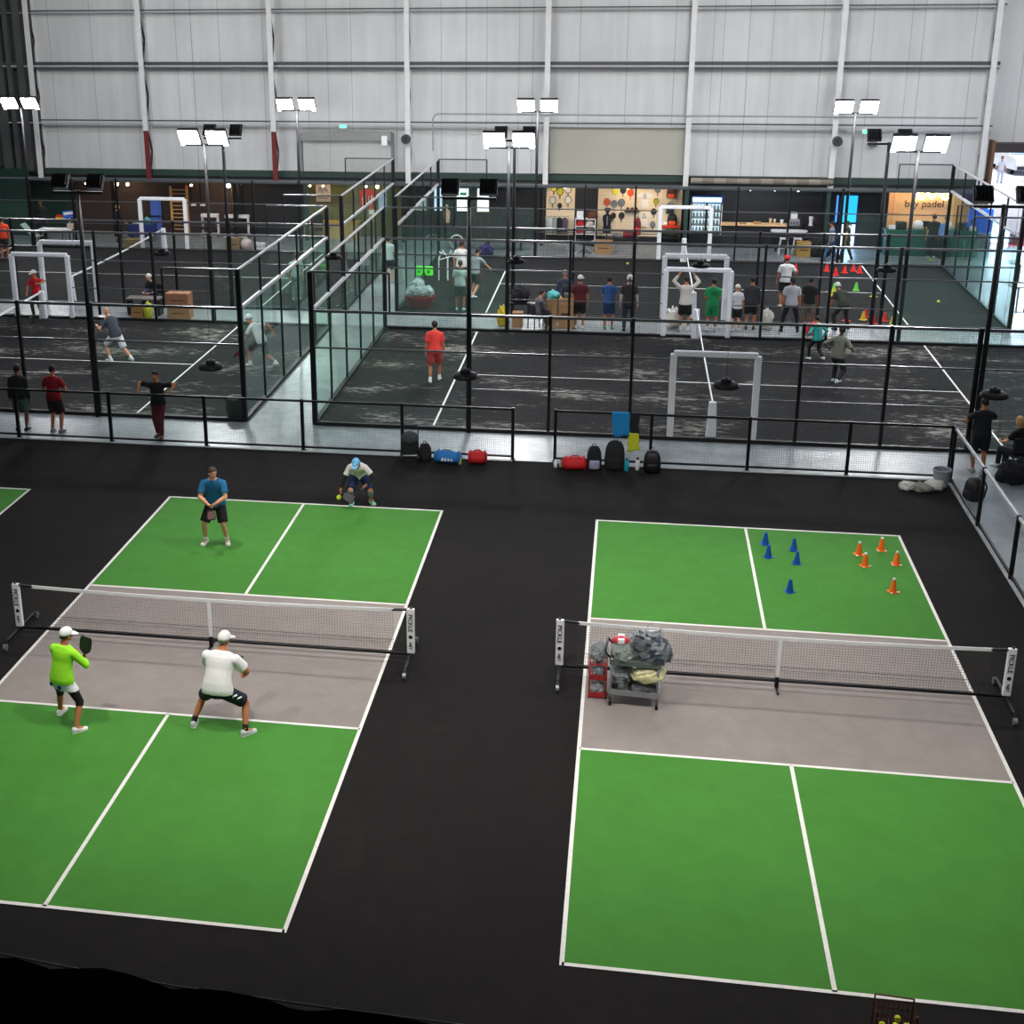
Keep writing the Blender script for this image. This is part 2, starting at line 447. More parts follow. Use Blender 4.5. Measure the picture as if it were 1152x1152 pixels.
# daylight through the big door
yd = area('yard_daylight', (32, 78, 26), (32, 78, 0), 11000/.2, 58, 'f4f8ff'); yd.data.spread = 1.1
area('door_daylight', (17.6, 45.4, 2.3), (10, 33, 0), 6000, 5, 'cfe2ff', 4)
scn.view_settings.view_transform = 'Standard'
scn.view_settings.look = 'None'
scn.view_settings.exposure = .75
scn.cycles.transparent_max_bounces = 32
scn.cycles.max_bounces = 6
scn.cycles.use_denoising = True
scn.cycles.caustics_reflective = False; scn.cycles.caustics_refractive = False
scn.cycles.sample_clamp_indirect = 4
# ------------------------------------------------------------------ padel court enclosures
def padel(xa, ya, label, skipx=-40):
    t = thing('padel_enclosure', (xa, ya, 0), label, 'padel court', group='padel court cages')
    ok = lambda x: xa+x > skipx
    P = .07
    # base curb
    c = MB()
    c.bx(0, 20, -.1, .02, 0, .09).bx(0, 20, 9.98, 10.1, 0, .09).bx(-.06, .06, 0, 10, 0, .09).bx(19.94, 20.06, 0, 10, 0, .09)
    c.build('base_curb', BLKP, t)
    def post(x, y, h, w=P, d=P, z0=0):
        if ok(x): MB().bx(x-w/2, x+w/2, y-d/2, y+d/2, z0, h).build('post', BLK, t)
    def rail(p, q, w=.06):
        MB().bar(p, q, w).build('rail', RAIL_HILITE if abs(p[0]-q[0]) < .01 else GREYRAIL, t)
    def glass(a, b, z0, z1):
        MB().quad((a[0], a[1], z0), (b[0], b[1], z0), (b[0], b[1], z1), (a[0], a[1], z1)).build('glass_panel', GLASS, t)
    def mesh(a, b, z0, z1):
        MB().quad((a[0], a[1], z0), (b[0], b[1], z0), (b[0], b[1], z1), (a[0], a[1], z1)).build('mesh_panel', MESHM, t)
    for y in (0, 10):
        for x in (4, 6, 8, 12, 14, 16): post(x, y, 3.05, .1 if x in (4, 16) else P, .1)
        for x in (0, 20): post(x, y, 4.0, .12, .12)
        for x in (2, 18): post(x, y, 4.0, .04, .04, 3.0)
        for x0, x1 in ((0, 2), (18, 20)):
            if not ok(x1): continue
            glass((x0+.02, y), (x1, y), .09, 2.98); mesh((x0, y), (x1, y), 3.02, 3.98)
            rail((x0, y, 4), (x1, y, 4), .045)
        for x0, x1 in ((2, 4), (16, 18)):
            if not ok(x1): continue
            glass((x0, y), (x1, y), .09, 2.0); mesh((x0, y), (x1, y), 2.0, 3.0)
        for x0, x1 in ((4, 6), (6, 8), (8, 9), (11, 12), (12, 14), (14, 16)):
            if not ok(x1): continue
            mesh((x0, y), (x1, y), .09, 3.0)
            rail((x0, y, 1.1), (x1, y, 1.1), .03)
        if ok(9.5): mesh((9, y), (11, y), 2.25, 3.0)
        rail((max(0, skipx-xa), y, 3.0), (20, y, 3.0), .065)
        rail((max(0, skipx-xa), y, 2.05), (9, y, 2.05), .04); rail((11, y, 2.05), (20, y, 2.05), .04)
        # white padded door frame at the net
        if ok(11.5):
            for x in (9, 11):
                MB().bx(x-.08, x+.08, y-.08, y+.08, .05, 2.2).build('padded_door_post', PADW, t, bev=.03)
            MB().bx(9, 11, y-.07, y+.07, 2.14, 2.28).build('padded_door_lintel', PADW, t, bev=.03)
    for x in (0, 20):
        if not ok(x): continue
        for y in (2, 4, 6, 8): post(x, y, 4.0, .05, .06)
        for k in range(5):
            glass((x, 2*k+.02), (x, 2*k+1.98), .09, 2.98); mesh((x, 2*k), (x, 2*k+2), 3.02, 3.98)
        rail((x, 0, 4), (x, 10, 4), .05); rail((x, 0, 3.0), (x, 10, 3.0), .08)
    return t
RAIL_HILITE = mat('rail_highlight_paint', 'b9b9bb', .4, .2, spec=.6)  # pale colour stands in for the highlight on black steel rails
GREYRAIL = mat('rail_steel', '58595c', .35, .3, spec=.6)  # black steel lightened to grey to take in its top highlight
padel(X0, Y1, 'glass and black mesh padel cage in the front row, behind the right railing')
padel(XL-20, Y1, 'glass and black mesh padel cage in the front row, behind the left railing', -22.5)
padel(X0, Y2, 'padel cage in the back row, in front of the racket shop')
padel(XL-20, Y2, 'padel cage in the back row, in front of the wooden wall bars', -28)

def padel_net(x, y, label):
    t = thing('padel_net', (x, y, 0), label, 'net', group='padel nets')
    for s in (0, 1):
        yy = .1 if s == 0 else 9.9
        p = MB()
        p.loft([[V((-.13, yy-.1, .02)), V((.13, yy-.1, .02)), V((.13, yy+.1, .02)), V((-.13, yy+.1, .02))],
                [V((-.09, yy-.07, .98)), V((.09, yy-.07, .98)), V((.09, yy+.07, .98)), V((-.09, yy+.07, .98))]])
        p.build('padded_post', PADW, t, bev=.03)
    n = MB(); 
    for k in range(10):
        a, b = .2+k*.96, .2+(k+1)*.96
        za = .92-.06*math.sin(PI*k/10); zb = .92-.06*math.sin(PI*(k+1)/10)
        n.quad((0, a, .04), (0, b, .04), (0, b, zb), (0, a, za))
    n.build('netting', PNETM, t)
    tp = MB()
    for k in range(10):
        a, b = .2+k*.96, .2+(k+1)*.96
        za = .94-.06*math.sin(PI*k/10); zb = .94-.06*math.sin(PI*(k+1)/10)
        tp.bar((0, a, za), (0, b, zb), .03, .06)
    tp.build('top_tape', WHT, t)
padel_net(X0+10, Y1, 'padel net of the front cage behind the right railing')
padel_net(XL-10, Y1, 'padel net beside the man in red shirt and white cap')
padel_net(X0+10, Y2, 'padel net of the back cage facing the drinks fridge')
padel_net(XL-10, Y2, 'padel net of the back cage near the wooden wall bars')

# ------------------------------------------------------------------ floodlight masts
def mast(x, y, face, lit, label, group):
    """face = -1 shines towards the viewer side (-y), +1 away"""
    t = thing('floodlight_mast', (x, y, 0), label, 'floodlight', group=group)
    MB().tube([(0, 0, 0), (0, 0, 5.95)], [.065, .05], n=10).build('pole', BLK, t, smooth=True)
    MB().bar((-.65, 0, 5.9), (.65, 0, 5.9), .06).build('crossbar', BLK, t)
    for s in (-.46, .46):
        R = Matrix.Rotation(face*-.62 if face > 0 else .62, 3, 'X')
        hw = .68 if lit else .42  # heads facing the viewer enlarged to stand in for their glare
        h = MB(); cc = V((s, face*.06, 6.16))
        h.box(cc, (hw, .12, hw*.93), M=R)
        for k in range(5): h.box(cc+R@V(((-.24+.12*k)*hw/.58, -face*.09, 0)), (.02, .08, hw*.7), M=R)
        hd = h.build('floodlight_head', BLKP, t)
        ln = MB(); ln.box(cc+R@V((0, face*.065, 0)), (hw*.95, .012, hw*.88), M=R)
        ln.build('lamp_lens', LENS, hd)
    if True:
        ld = bpy.data.lights.new('mast_flood', 'SPOT'); ld.energy = 520; ld.spot_size = 2.3; ld.spot_blend = .8; ld.shadow_soft_size = .35
        o = bpy.data.objects.new('mast_flood', ld); col.objects.link(o); o.location = (x, y+face*.35, 6.1)
        o.rotation_euler = V((0, face*.8, -1)).to_track_quat('-Z', 'Y').to_euler()
LENSOFF = mat('lamp_lens_off', '30343a', .2)
G1, G2 = 'lit floodlight masts facing the viewer', 'dark floodlight masts turned away'
for x, y, f, lab in ((X0+4, Y1+10.12, -1, 'lit twin floodlight mast just left of the hanging rackets'),
                     (X0+16.2, Y1+10.12, -1, 'lit twin floodlight mast in front of the tan reception wall'),
                     (XL-4, Y1+10.12, -1, 'lit twin floodlight mast in front of the fitness machines'),
                     (X0+4, Y2+10.12, -1, 'lit twin floodlight mast at the back, left of the beige wall panel'),
                     (X0+16.2, Y2+10.12, -1, 'lit twin floodlight mast at the back, beside the blue lit doorway'),
                     (XL-4, Y2+10.12, -1, 'lit twin floodlight mast at the back, beside the roller shutter'),
                     (XL-16, Y2+10.12, -1, 'lit twin floodlight mast at the back by the grey left wall')):
    mast(x, y, f, True, lab, G1)
for x, y, f, lab in ((X0+4, Y1-.14, 1, 'dark twin floodlight mast on the front cage post left of the right railing'),
                     (X0+16.1, Y1-.14, 1, 'dark twin floodlight mast in front of the bright open door'),
                     (XL-4, Y1-.14, 1, 'dark twin floodlight mast above the man in the red football shirt'),
                     (XL-4, Y2-.14, 1, 'dark twin floodlight mast between the cages, near the wall bars'),
                     (X0+4, Y2-.14, 1, 'dark twin floodlight mast between the cages, beside the racket shop'),
                     (X0+15.7, Y2-.14, 1, 'dark twin floodlight mast between the cages, beside the bay padel sign')):
    mast(x, y, f, False, lab, G2)

# ------------------------------------------------------------------ black railings
def railing(pts, label, H=1.27, toprail=None):
    t = thing('railing', (pts[0][0], pts[0][1], 0), label, 'railing', group='black railings')
    o = V((pts[0][0], pts[0][1], 0)); P = [V((p[0], p[1], 0))-o for p in pts]
    for p in P:
        MB().bx(p.x-.035, p.x+.035, p.y-.035, p.y+.035, 0, H+.04).bx(p.x-.07, p.x+.07, p.y-.07, p.y+.07, 0, .015).build('post', BLK, t)
    a, b = P[0], P[-1]
    up_ = V((0, 0, 1))
    MB().bar(a+up_*H, b+up_*H, .05).build('top_rail', toprail or BLK, t)
    MB().bar(a+up_*.1, b+up_*.1, .045).build('bottom_rail', BLK, t)
    for p, q in zip(P[:-1], P[1:]):
        MB().quad(p+up_*.1, q+up_*.1, q+up_*H, p+up_*H).build('mesh_panel', FENCEM, t)
railing([(-19.45+2.45*k, FY) for k in range(8)][:7]+[(-2.1, FY)], 'black railing behind the left pickleball court')
railing([(-1.1+2.215*k, FY) for k in range(5)], 'black railing with a blue towel hung on it')
railing([(FX, FY-.12-2.6*k) for k in range(6)], 'black railing running towards the viewer along the right edge', toprail=RAIL_HILITE)
k = MB().bx(-20, -2.1, FY-.1, FY-.04, 0, .02).bx(-1.1, FX, FY-.1, FY-.04, 0, .02).bx(FX-.06, FX, 2, FY-.04, 0, .02)
struct(k, 'trim_edge_strip', mat('pale_edge_strip', 'a9adb0', .5))
# ------------------------------------------------------------------ pickleball nets
def pickle_net(x, y, label):
    t = thing('pickleball_net', (x, y, 0), label, 'net', group='portable pickleball nets')
    hw = 3.46
    MB().tube([(-hw, 0, .13), (hw, 0, .13)], .022, n=8).build('base_tube', BLK, t, smooth=True)
    TXT = mat('print_black', '15151a', .6)
    for s in (-1, 1):
        p = MB().tube([(s*hw, 0, .1), (s*(hw+.02), 0, 1.0)], .022, n=8)
        p.build('post', BLK, t, smooth=True)
        cx = s*(hw+.01)
        sl = MB().box((cx, 0, .56), (.13, .07, .82)).build('post_sleeve', WHT, t, bev=.015)
        M = face_m((cx-.005, -.0405, .72), (0, 0, -1), (1, 0, 0))
        text('sleeve_lettering', 'PICKLE', .105, TXT, sl, M, ext=.002)
        MB().ell((cx, -.035, .46), (.035, .01, .035)).build('ball_emblem', TXT, sl)
        text('sleeve_lettering', 'NET', .07, TXT, sl, face_m((cx-.005, -.0405, .30), (0, 0, -1), (1, 0, 0)), ext=.002)
        f = MB()
        f.bar((s*hw, -.52, .13), (s*hw, .52, .13), .045)
        f.bar((s*hw, -.52, .13), (s*hw, -.62, .1), .04); f.bar((s*hw, .52, .13), (s*hw, .62, .1), .04)
        ft = f.build('foot_bar', BLK, t)
        for q in (-.62, .62):
            wv = MB().tube([(s*hw-.025, q, .06), (s*hw+.025, q, .06)], .06, n=14)
            wv.build('caster', GREY, t, smooth=False)
        st = MB().bar((s*hw, 0, .95), (s*(hw-.3), 0, .93), .05, .025)
        st.build('tension_strap', BLK, t)
    n = MB(); N = 16; L = hw-.28; e = .05
    z = lambda u: .925-.045*(1-(u/L)**2)
    tp = MB()
    for k in range(N):
        a, b = -L+2*L*k/N, -L+2*L*(k+1)/N
        n.quad((a, 0, .16), (b, 0, .16), (b, 0, z(b)), (a, 0, z(a)))
        tp.bar((a, 0, z(a)), (b, 0, z(b)), .02, .055)
    # one continuous uv along the net
    for k in range(N):
        a, b = 2*L*k/N, 2*L*(k+1)/N
        n.uv[k] = [(a, .16), (b, .16), (b, z(b-L)), (a, z(a-L))]
    n.build('netting', NETM, t); tp.build('top_tape', WHT, t)
    MB().bar((-L, 0, .165), (L, 0, .165), .012).build('bottom_cord', BLK, t)
    MB().bar((-L, 0, .38), (L, 0, .38), .006).build('dark_net_line', BLK, t)  # thin dark line across the lower netting
    MB().bx(-.028, .028, -.012, .012, .2, .88).build('centre_strap', WHT, t)
    c = MB().bx(-.03, .03, -.03, .03, .02, .2).bar((0, -.25, .03), (0, .25, .03), .03)
    c.build('centre_leg', BLK, t)
pickle_net(LX+CW/2, LY+CL/2+.08, 'portable pickleball net between the four players')
pickle_net(CW/2, CL/2+.1, 'portable pickleball net beside the ball cart')

# ------------------------------------------------------------------ training cones
def cone_mesh(h, b, flat=.0):
    c = MB()
    if flat: c.bx(-b, b, -b, b, 0, flat)
    c.lathe([(b*.82, flat), (b*.80, flat+.01), (b*.3, h), (b*.12, h+.004)], n=14)
    return c
def cones(pts, m, h, b, name, labs, group, tipm=None):
    base = cone_mesh(h, b, .012).mesh(name, m)
    for (x, y), lab in zip(pts, labs):
        o = bpy.data.objects.new(name, base); col.objects.link(o); o.location = (x, y, 0.003)
        o.rotation_euler = (0, 0, random.uniform(0, 1)); tag(o, lab, 'cone', group)
        if tipm:
            f = MB()
            for q in ((-1, -1), (1, -1), (1, 1)): f.ell((q[0]*b*.92, q[1]*b*.92, .02), (.022, .022, .013), nu=8, nv=5)
            f.lathe([(b*.36, h-.02), (b*.31, h+.008), (.004, h+.01)], n=10)
            f.build('cone_trim', tipm, o)
BLU = mat('cone_blue', '0d4fa8', .5); ORG = mat('cone_orange', 'ff6d12', .5)
cones([(3.38, 12.63), (3.91, 12.4), (3.38, 11.98), (3.9, 11.75), (3.63, 10.44)], BLU, .25, .085, 'training_cone',
      ['blue training cone nearest the far baseline, by the centre line', 'blue training cone at the back right of the blue square',
       'blue training cone at the front left of the blue square', 'blue training cone at the front right of the blue square',
       'blue training cone standing alone in front of the other blue cones'], 'blue training cones on the green court')
cones([(5.15, 12.35), (5.62, 12.63), (5.18, 11.81), (5.79, 11.97), (5.51, 10.7)], ORG, .27, .082, 'training_cone',
      ['orange training cone at the back left of the orange square', 'orange training cone closest to the far baseline corner',
       'orange training cone at the front left of the orange square', 'orange training cone beside the white sideline',
       'orange training cone standing alone in front of the other orange cones'], 'orange training cones on the green court', WHT)
RC = mat('cone_red', 'f0281e', .5); YC = mat('cone_yellow', 'e4cf3c', .5); GC = mat('cone_green', '6fdc4a', .5)
cones([(6.88, 39.81), (8.07, 39.95), (8.3, 39.15), (8.71, 39.69), (9.09, 40.07), (9.28, 39.76)], RC, .28, .11, 'training_cone',
      ['red cone beside the man in red cap, at the back', 'red cone left of the two walkers by the blue doorway', 'red cone below the two walkers, nearest in the back group',
       'red cone right of the two walkers by the doorway', 'rearmost red cone beside the back service line', 'red cone touching the back service line'], 'red cones at the back of the far court')
cones([(7.66, 31.83), (8.35, 32.41), (8.47, 31.57), (8.91, 31.99)], RC, .28, .11, 'training_cone',
      ['red cone right of the person in camouflage top', 'red cone standing behind a yellow cone', 'red cone foremost by the walkway', 'red cone rightmost of the row by the walkway'], 'red cones near the walkway')
cones([(8.23, 32.03), (7.73, 35.56), (9.14, 35.58), (9.04, 31.4)], YC, .28, .11, 'training_cone',
      ['yellow cone in front of a red cone by the walkway', 'yellow cone beside the bending person, left of them', 'yellow cone on the corner of the white court lines', 'yellow green cone half hidden by the dark mast'], 'yellow cones on the far court')
cones([(7.86, 36.3), (8.67, 36.54)], GC, .3, .11, 'training_cone',
      ['light green cone left of the bending person', 'light green cone right of the bending person'], 'green cones on the far court')

# ------------------------------------------------------------------ balls
BALLM = mat('ball_yellow', 'e3ec3a', .6, var=.05)
def ball(x, y, z, r, label, group=None):
    b = MB().ell((0, 0, 0), r, nu=16, nv=10); o = b.build('ball', BALLM, smooth=True, loc=(x, y, z)); tag(o, label, 'ball', group)
# ball in the air in front of the crouching player
ball(-5.54, 13.35, .25, .055, 'yellow pickleball in the air beside the player in light blue cap')
for x, y, lab in ((11.2, 34.86, 'yellow ball on the turf edge at the right cage wall'), (1.62, 30.9, 'yellow ball on the walkway left of the padded frame'), (1.9, 36.9, 'tiny yellow ball on the far court behind the padded lintel'), (0.4, 40.3, 'yellow ball by the back fence below the clothes rack'), (12.4, 42.4, 'yellow ball on the blue lit floor before the counter')):
    ball(x, y, .055, .05, lab, 'stray yellow balls')

# ------------------------------------------------------------------ trolley with bagged gear
FILM = plastic_film('clear_film', 'c9d0d6', .13)
def bag(mb, c, r, seed, amp=.18, nu=18, nv=12):
    rn = random.Random(seed); ph = [rn.uniform(0, 6) for _ in range(6)]
    c = V(c); o = len(mb.v); mb.ell((0, 0, 0), 1, nu=nu, nv=nv)
    for i in range(o, len(mb.v)):
        p = mb.v[i]
        k = 1+amp*(math.sin(p.x*5+ph[0]+p.z*3)*math.sin(p.y*6+ph[1])+.6*math.sin(p.z*9+ph[2]+p.x*7)*math.sin(p.y*11+ph[3]))+rn.uniform(-.06, .06)
        z = max(p.z*k, -.72)
        mb.v[i] = c+V((p.x*k*r[0], p.y*k*r[1], z*r[2]))
    return mb
def bundle(name, loc, r, m, label, cat, seed, film=True, group=None, parts=()):
    o = bag(MB(), (0, 0, r[2]*.72), r, seed).build(name, m, smooth=False, loc=loc); tag(o, label, cat, group)
    if film:
        bag(MB(), (0, 0, r[2]*.74), tuple(q*1.1 for q in r), seed+5, .22).build('clear_wrap', FILM, o)
    return o
cx, cy, cz = .80, 6.12, 0
t = thing('trolley', (cx, cy, 0), 'two tier metal trolley loaded with plastic wrapped gear', 'trolley', rz=-.06)
for sx in (-.36, .36):
    for sy in (-.24, .24):
        MB().tube([(sx, sy, .12), (sx, sy, .82)], .018, n=8).build('upright', GREY, t, smooth=True)
        w = MB().tube([(sx-.02, sy, .06), (sx+.02, sy, .06)], .06, n=14).bar((sx, sy, .06), (sx, sy, .13), .025)
        w.build('caster', BLK, t)
for z, nm in ((.2, 'lower_tray'), (.72, 'upper_tray')):
    b = MB().bx(-.38, .38, -.26, .26, z, z+.02)
    for y in (-.26, .26): b.bx(-.38, .38, y-.01, y+.01, z, z+.09)
    for x in (-.38, .38): b.bx(x-.01, x+.01, -.26, .26, z, z+.09)
    b.build(nm, mat('tray_green_grey', '59655f', .5) if z > .5 else GREY, t)
MB().tube([(-.38, -.24, .82), (-.46, -.24, .92), (-.46, .24, .92), (-.38, .24, .82)], .016, n=8).build('push_handle', BLK, t, smooth=True)
BAGK = mat('black_film', '17181c', .09, spec=.9, bump=.9, scale=16); BAGN = mat('navy_film', '2a3442', .1, spec=.9, bump=.9, scale=14)
BAGY = mat('pale_yellow_film', 'd8cf98', .3, bump=.4, scale=12); SILV = mat('silver_film', '8d9296', .1, spec=.9, bump=.9, scale=14); PINK = mat('red_case', 'c22c40', .4)
BAGG = mat('grey_green_film', '6f7a70', .25, bump=.5, scale=12)
gb = 'bagged gear on the trolley'
bundle('gear_bag', (cx-.2, cy-.05, .225), (.17, .2, .14), BAGK, 'black wrapped gear bag on the lower tray, left end', 'bag', 3, group=gb)
bundle('gear_bag', (cx+.17, cy-.05, .225), (.19, .2, .13), BAGK, 'black wrapped gear bag on the lower tray, right end', 'bag', 4, group=gb)
bundle('gear_bag', (cx-.2, cy-.02, .42), (.15, .17, .12), SILV, 'silver wrapped gear bag under the upper tray', 'bag', 9, group=gb)
bundle('gear_bag', (cx+.2, cy-.17, .44), (.24, .14, .15), BAGY, 'pale yellow bag bulging under the navy bag', 'bag', 6, group=gb)
bundle('gear_bag', (cx-.2, cy, .745), (.2, .24, .13), BAGG, 'grey green wrapped bag on the upper tray', 'bag', 7, group=gb)
bundle('gear_bag', (cx+.27, cy-.08, .745), (.27, .24, .24), BAGN, 'large navy bag at the right end of the trolley', 'bag', 8, group=gb)
def coil(loc, label, seed, r=.11, n=4):
    b = MB(); rn = random.Random(seed)
    for k in range(n):
        b.tube([(r*math.cos(a), r*math.sin(a), .05+.05*k+.015*math.sin(a*2+k)) for a in [2*PI*i/16 for i in range(16)]], .026, n=6, closed=True)
    o = b.build('wrapped_coil', SILV if seed % 2 else BAGK, smooth=True, loc=loc); tag(o, label, 'roll', 'wrapped coils on the trolley')
    o.rotation_euler = (.5, .2, seed)
    bag(MB(), (0, 0, .12), (r+.06, r+.06, .14), seed).build('clear_wrap', FILM, o)
coil((cx-.02, cy+.1, .93), 'silver wrapped coil on top of the trolley, behind the red case', 1)
coil((cx+.02, cy-.12, .92), 'dark wrapped coil on top of the trolley, in front of the silver one', 2)
coil((cx+.27, cy+.12, .98), 'silver wrapped coil half sunk in the navy bag', 3, .1, 3)
o = MB().ell((0, 0, .06), (.15, .1, .07)).bx(-.05, .05, -.11, .11, .06, .12, mi=1).build('red_case', [PINK, WHT], smooth=False, loc=(cx-.24, cy+.08, .92)); tag(o, 'small red case with a white band on top of the trolley', 'case')
# red ball stand with bagged balls
RED2 = mat('deep_red', 'a3272c', .4)
t = thing('ball_stand', (.22, 6.18, 0), 'narrow red wire stand holding clear bags, left of the trolley', 'stand')
for sx in (-.13, .13):
    for sy in (-.12, .12):
        MB().tube([(sx, sy, 0), (sx, sy, .66)], .014, n=8).build('upright', RED2, t, smooth=True)
for z in (.03, .34, .6):
    b = MB()
    for a in (-.13, .13): b.bar((a, -.12, z), (a, .12, z), .02)
    for a in (-.12, .12): b.bar((-.13, a, z), (.13, a, z), .02)
    for k in range(5): b.bar((-.13+.052*(k+.7), -.12, z), (-.13+.052*(k+.7), .12, z), .008)
    b.build('wire_shelf', RED2, t)
for z in (.03, .34): MB().bx(-.13, .13, -.135, -.125, z, z+.09).build('front_panel', RED2, t)
for z, s, lab in ((.05, 11, 'clear bag of gear on the bottom shelf of the red stand'), (.36, 12, 'clear bag of gear on the middle shelf of the red stand'), (.64, 13, 'clear bag heaped on top of the red stand')):
    bundle('clear_bag', (.22, 6.18, z), (.13, .12, .14 if z < .6 else .17), SILV, lab, 'bag', s, group='clear bags on the red stand')

# ------------------------------------------------------------------ bags and bottles along the railings
def backpack(loc, rz, w, h, d, m, label, m2=None, group=None, strapc=None):
    t = thing('backpack', loc, label, 'backpack', rz, group)
    b = MB(); R = []
    for z, k, e in ((0, .86, .9), (.05, 1, 1), (.4, 1, 1.02), (.7, .93, .9), (.88, .75, .66), (.97, .45, .4), (1.0, .15, .14)):
        R.append([V((math.copysign(abs(math.cos(a))**.6, math.cos(a))*w/2*k, math.copysign(abs(math.sin(a))**.6, math.sin(a))*d/2*e, z*h)) for a in [2*PI*i/20 for i in range(20)]])
    b.loft(R).build('body', m, t, smooth=True)
    p = MB(); R = []
    for z, k in ((.06, .8), (.1, .95), (.34, .95), (.44, .8)):
        R.append([V((math.cos(a)*w*.4*k, -d*.42-max(0, -math.sin(a))*d*.2*k+max(0, math.sin(a))*.02, z*h)) for a in [2*PI*i/16 for i in range(16)]])
    p.loft(R).build('front_pocket', m2 or m, t, smooth=True)
    MB().tube([(-.04, d*.3, h*.95), (-.03, d*.34, h*1.04), (.03, d*.34, h*1.04), (.04, d*.3, h*.95)], .01, n=6).build('grab_handle', CHAR, t)
    for s in (-1, 1):
        MB().tube([(s*w*.25, d*.42, h*.9), (s*w*.3, d*.62, h*.6), (s*w*.3, d*.5, h*.12)], .02, n=6).build('shoulder_strap', strapc or CHAR, t)
    return t
def duffel(loc, rz, l, r, m, m2, label, cat='sports bag', logo=None):
    t = thing('sports_bag', loc, label, cat, rz)
    R = []
    for x, k in ((-.5, .55), (-.47, .85), (-.35, 1), (.1, 1.05), (.35, .95), (.47, .75), (.5, .45)):
        R.append([V((x*l, math.cos(a)*r*k, r*.9+math.sin(a)*r*.9*k)) for a in [2*PI*i/16 for i in range(16)]])
    MB().loft(R).build('body', m, t, smooth=True)
    for s in (-.35, .4):
        MB().tube([(s*l, math.cos(a)*r*1.03, r*.9+math.sin(a)*r*.95) for a in [2*PI*i/16 for i in range(16)]], .012, n=6, closed=True).build('strap', m2, t)
    MB().tube([(-.2*l, -r*.3, r*1.8), (-.12*l, -r*.5, r*2.15), (.12*l, -r*.5, r*2.15), (.2*l, -r*.3, r*1.8)], .012, n=6).build('carry_handle', m2, t)
    if logo:
        m_ = MB()
        for k in range(4): m_.box((-.14*l+.075*k, -r*1.02, r*.8), (.045, .012, .085-.012*k), M=Matrix.Rotation(.3, 3, 'Y'))
        m_.build('white_print', WHT, t)
    return t
NAVY = mat('dark_navy_fabric', '171a24', .9, scale=20); BLUF = mat('bright_blue_fabric', '1f74bb', .7, scale=8); REDF = mat('red_fabric', 'c01e26', .7, scale=8)
DRED = mat('dark_red_fabric', '6e1a20', .8, scale=10)
# stroller-like folded black cart
t = thing('folded_stroller', (-4.52, 16.58, 0), 'black folded stroller with grey hood against the railing', 'stroller', rz=.2)
for s in (-.2, .2):
    for q in (-.16, .2):
        MB().tube([(s-.02, q, .1), (s+.02, q, .1)], .1, n=16).build('wheel', BLKP, t)
    MB().tube([(s, -.16, .1), (s, .1, .45), (s, .22, .72)], .015, n=6).build('frame_tube', BLK, t)
MB().loft([[V((x, y+.05, z)) for x, y in ((-.19, -.14), (.19, -.14), (.19, .14), (-.19, .14))] for z in (.14, .5)]).build('seat', CHAR, t, bev=.04)
MB().ell((0, .06, .52), (.22, .22, .17), nu=16).build('hood', mat('grey_hood', '3d4045', .9), t, smooth=True)
MB().tube([(-.2, .22, .72), (-.2, .3, .76), (.2, .3, .76), (.2, .22, .72)], .015, n=6).build('push_handle', CHAR, t)
backpack((-4.16, 16.62, 0), .3, .3, .42, .22, CHAR, 'small charcoal backpack between the folded stroller and the blue bag')
duffel((-3.6, 16.5, 0), -.12, .66, .16, BLUF, mat('blue_strap', '1a5c96'), 'bright blue sports bag with white print lying by the railing', logo=True)
t = duffel((-2.9, 16.55, 0), .1, .46, .17, REDF, DRED, 'red and maroon sports bag lying by the gap in the railing')
bottle_m = mat('white_plastic', 'dfe2e4', .35)
def bottle(loc, h, r, m, capm, label, rz=0, group='drink bottles by the railing'):
    t = thing('drink_bottle', loc, label, 'bottle', rz, group)
    MB().lathe([(r*.8, 0), (r, .02), (r, h*.7), (r*.75, h*.78), (r*.5, h*.84)], n=14).build('body', m, t, smooth=True)
    MB().lathe([(r*.6, h*.82), (r*.6, h*.93), (r*.3, h*.95), (r*.25, h)], n=12).build('cap', capm, t, smooth=True)
bottle((-3.3, 16.42, 0), .22, .04, mat('lime_plastic', 'c9d65a', .4), BLK, 'lime drink bottle at the end of the blue sports bag')
bottle((-1.06, 16.5, 0), .2, .045, bottle_m, WHT, 'white drink bottle at the railing end post, left of the red bag')
bottle((-.94, 16.56, 0), .22, .045, mat('cream_plastic', 'b9b5a5', .4), BLK, 'cream drink bottle close to the red bag')
duffel((-.62, 16.45, 0), .12, .56, .17, REDF, REDF, 'plain red sports bag lying left of two black backpacks')
backpack((-.17, 16.55, 0), .1, .34, .56, .26, NAVY, 'narrow black backpack with a pale strap, right of the red bag', m2=mat('pale_lilac', '9a97b5', .8))
backpack((.3, 16.6, 0), -.1, .46, .7, .32, CHAR, 'largest black backpack, standing left of the turquoise bottle')
bottle((.58, 16.5, 0), .32, .055, mat('turquoise_plastic', '1fa2b8', .35), mat('teal_cap', '0f6474'), 'turquoise drink bottle beside the largest backpack')
bottle((.83, 16.58, 0), .32, .05, bottle_m, BLK, 'tall white drink bottle right of the turquoise one')
backpack((1.16, 16.55, 0), .0, .4, .52, .3, BLKP, 'round black backpack standing right of the white bottle')
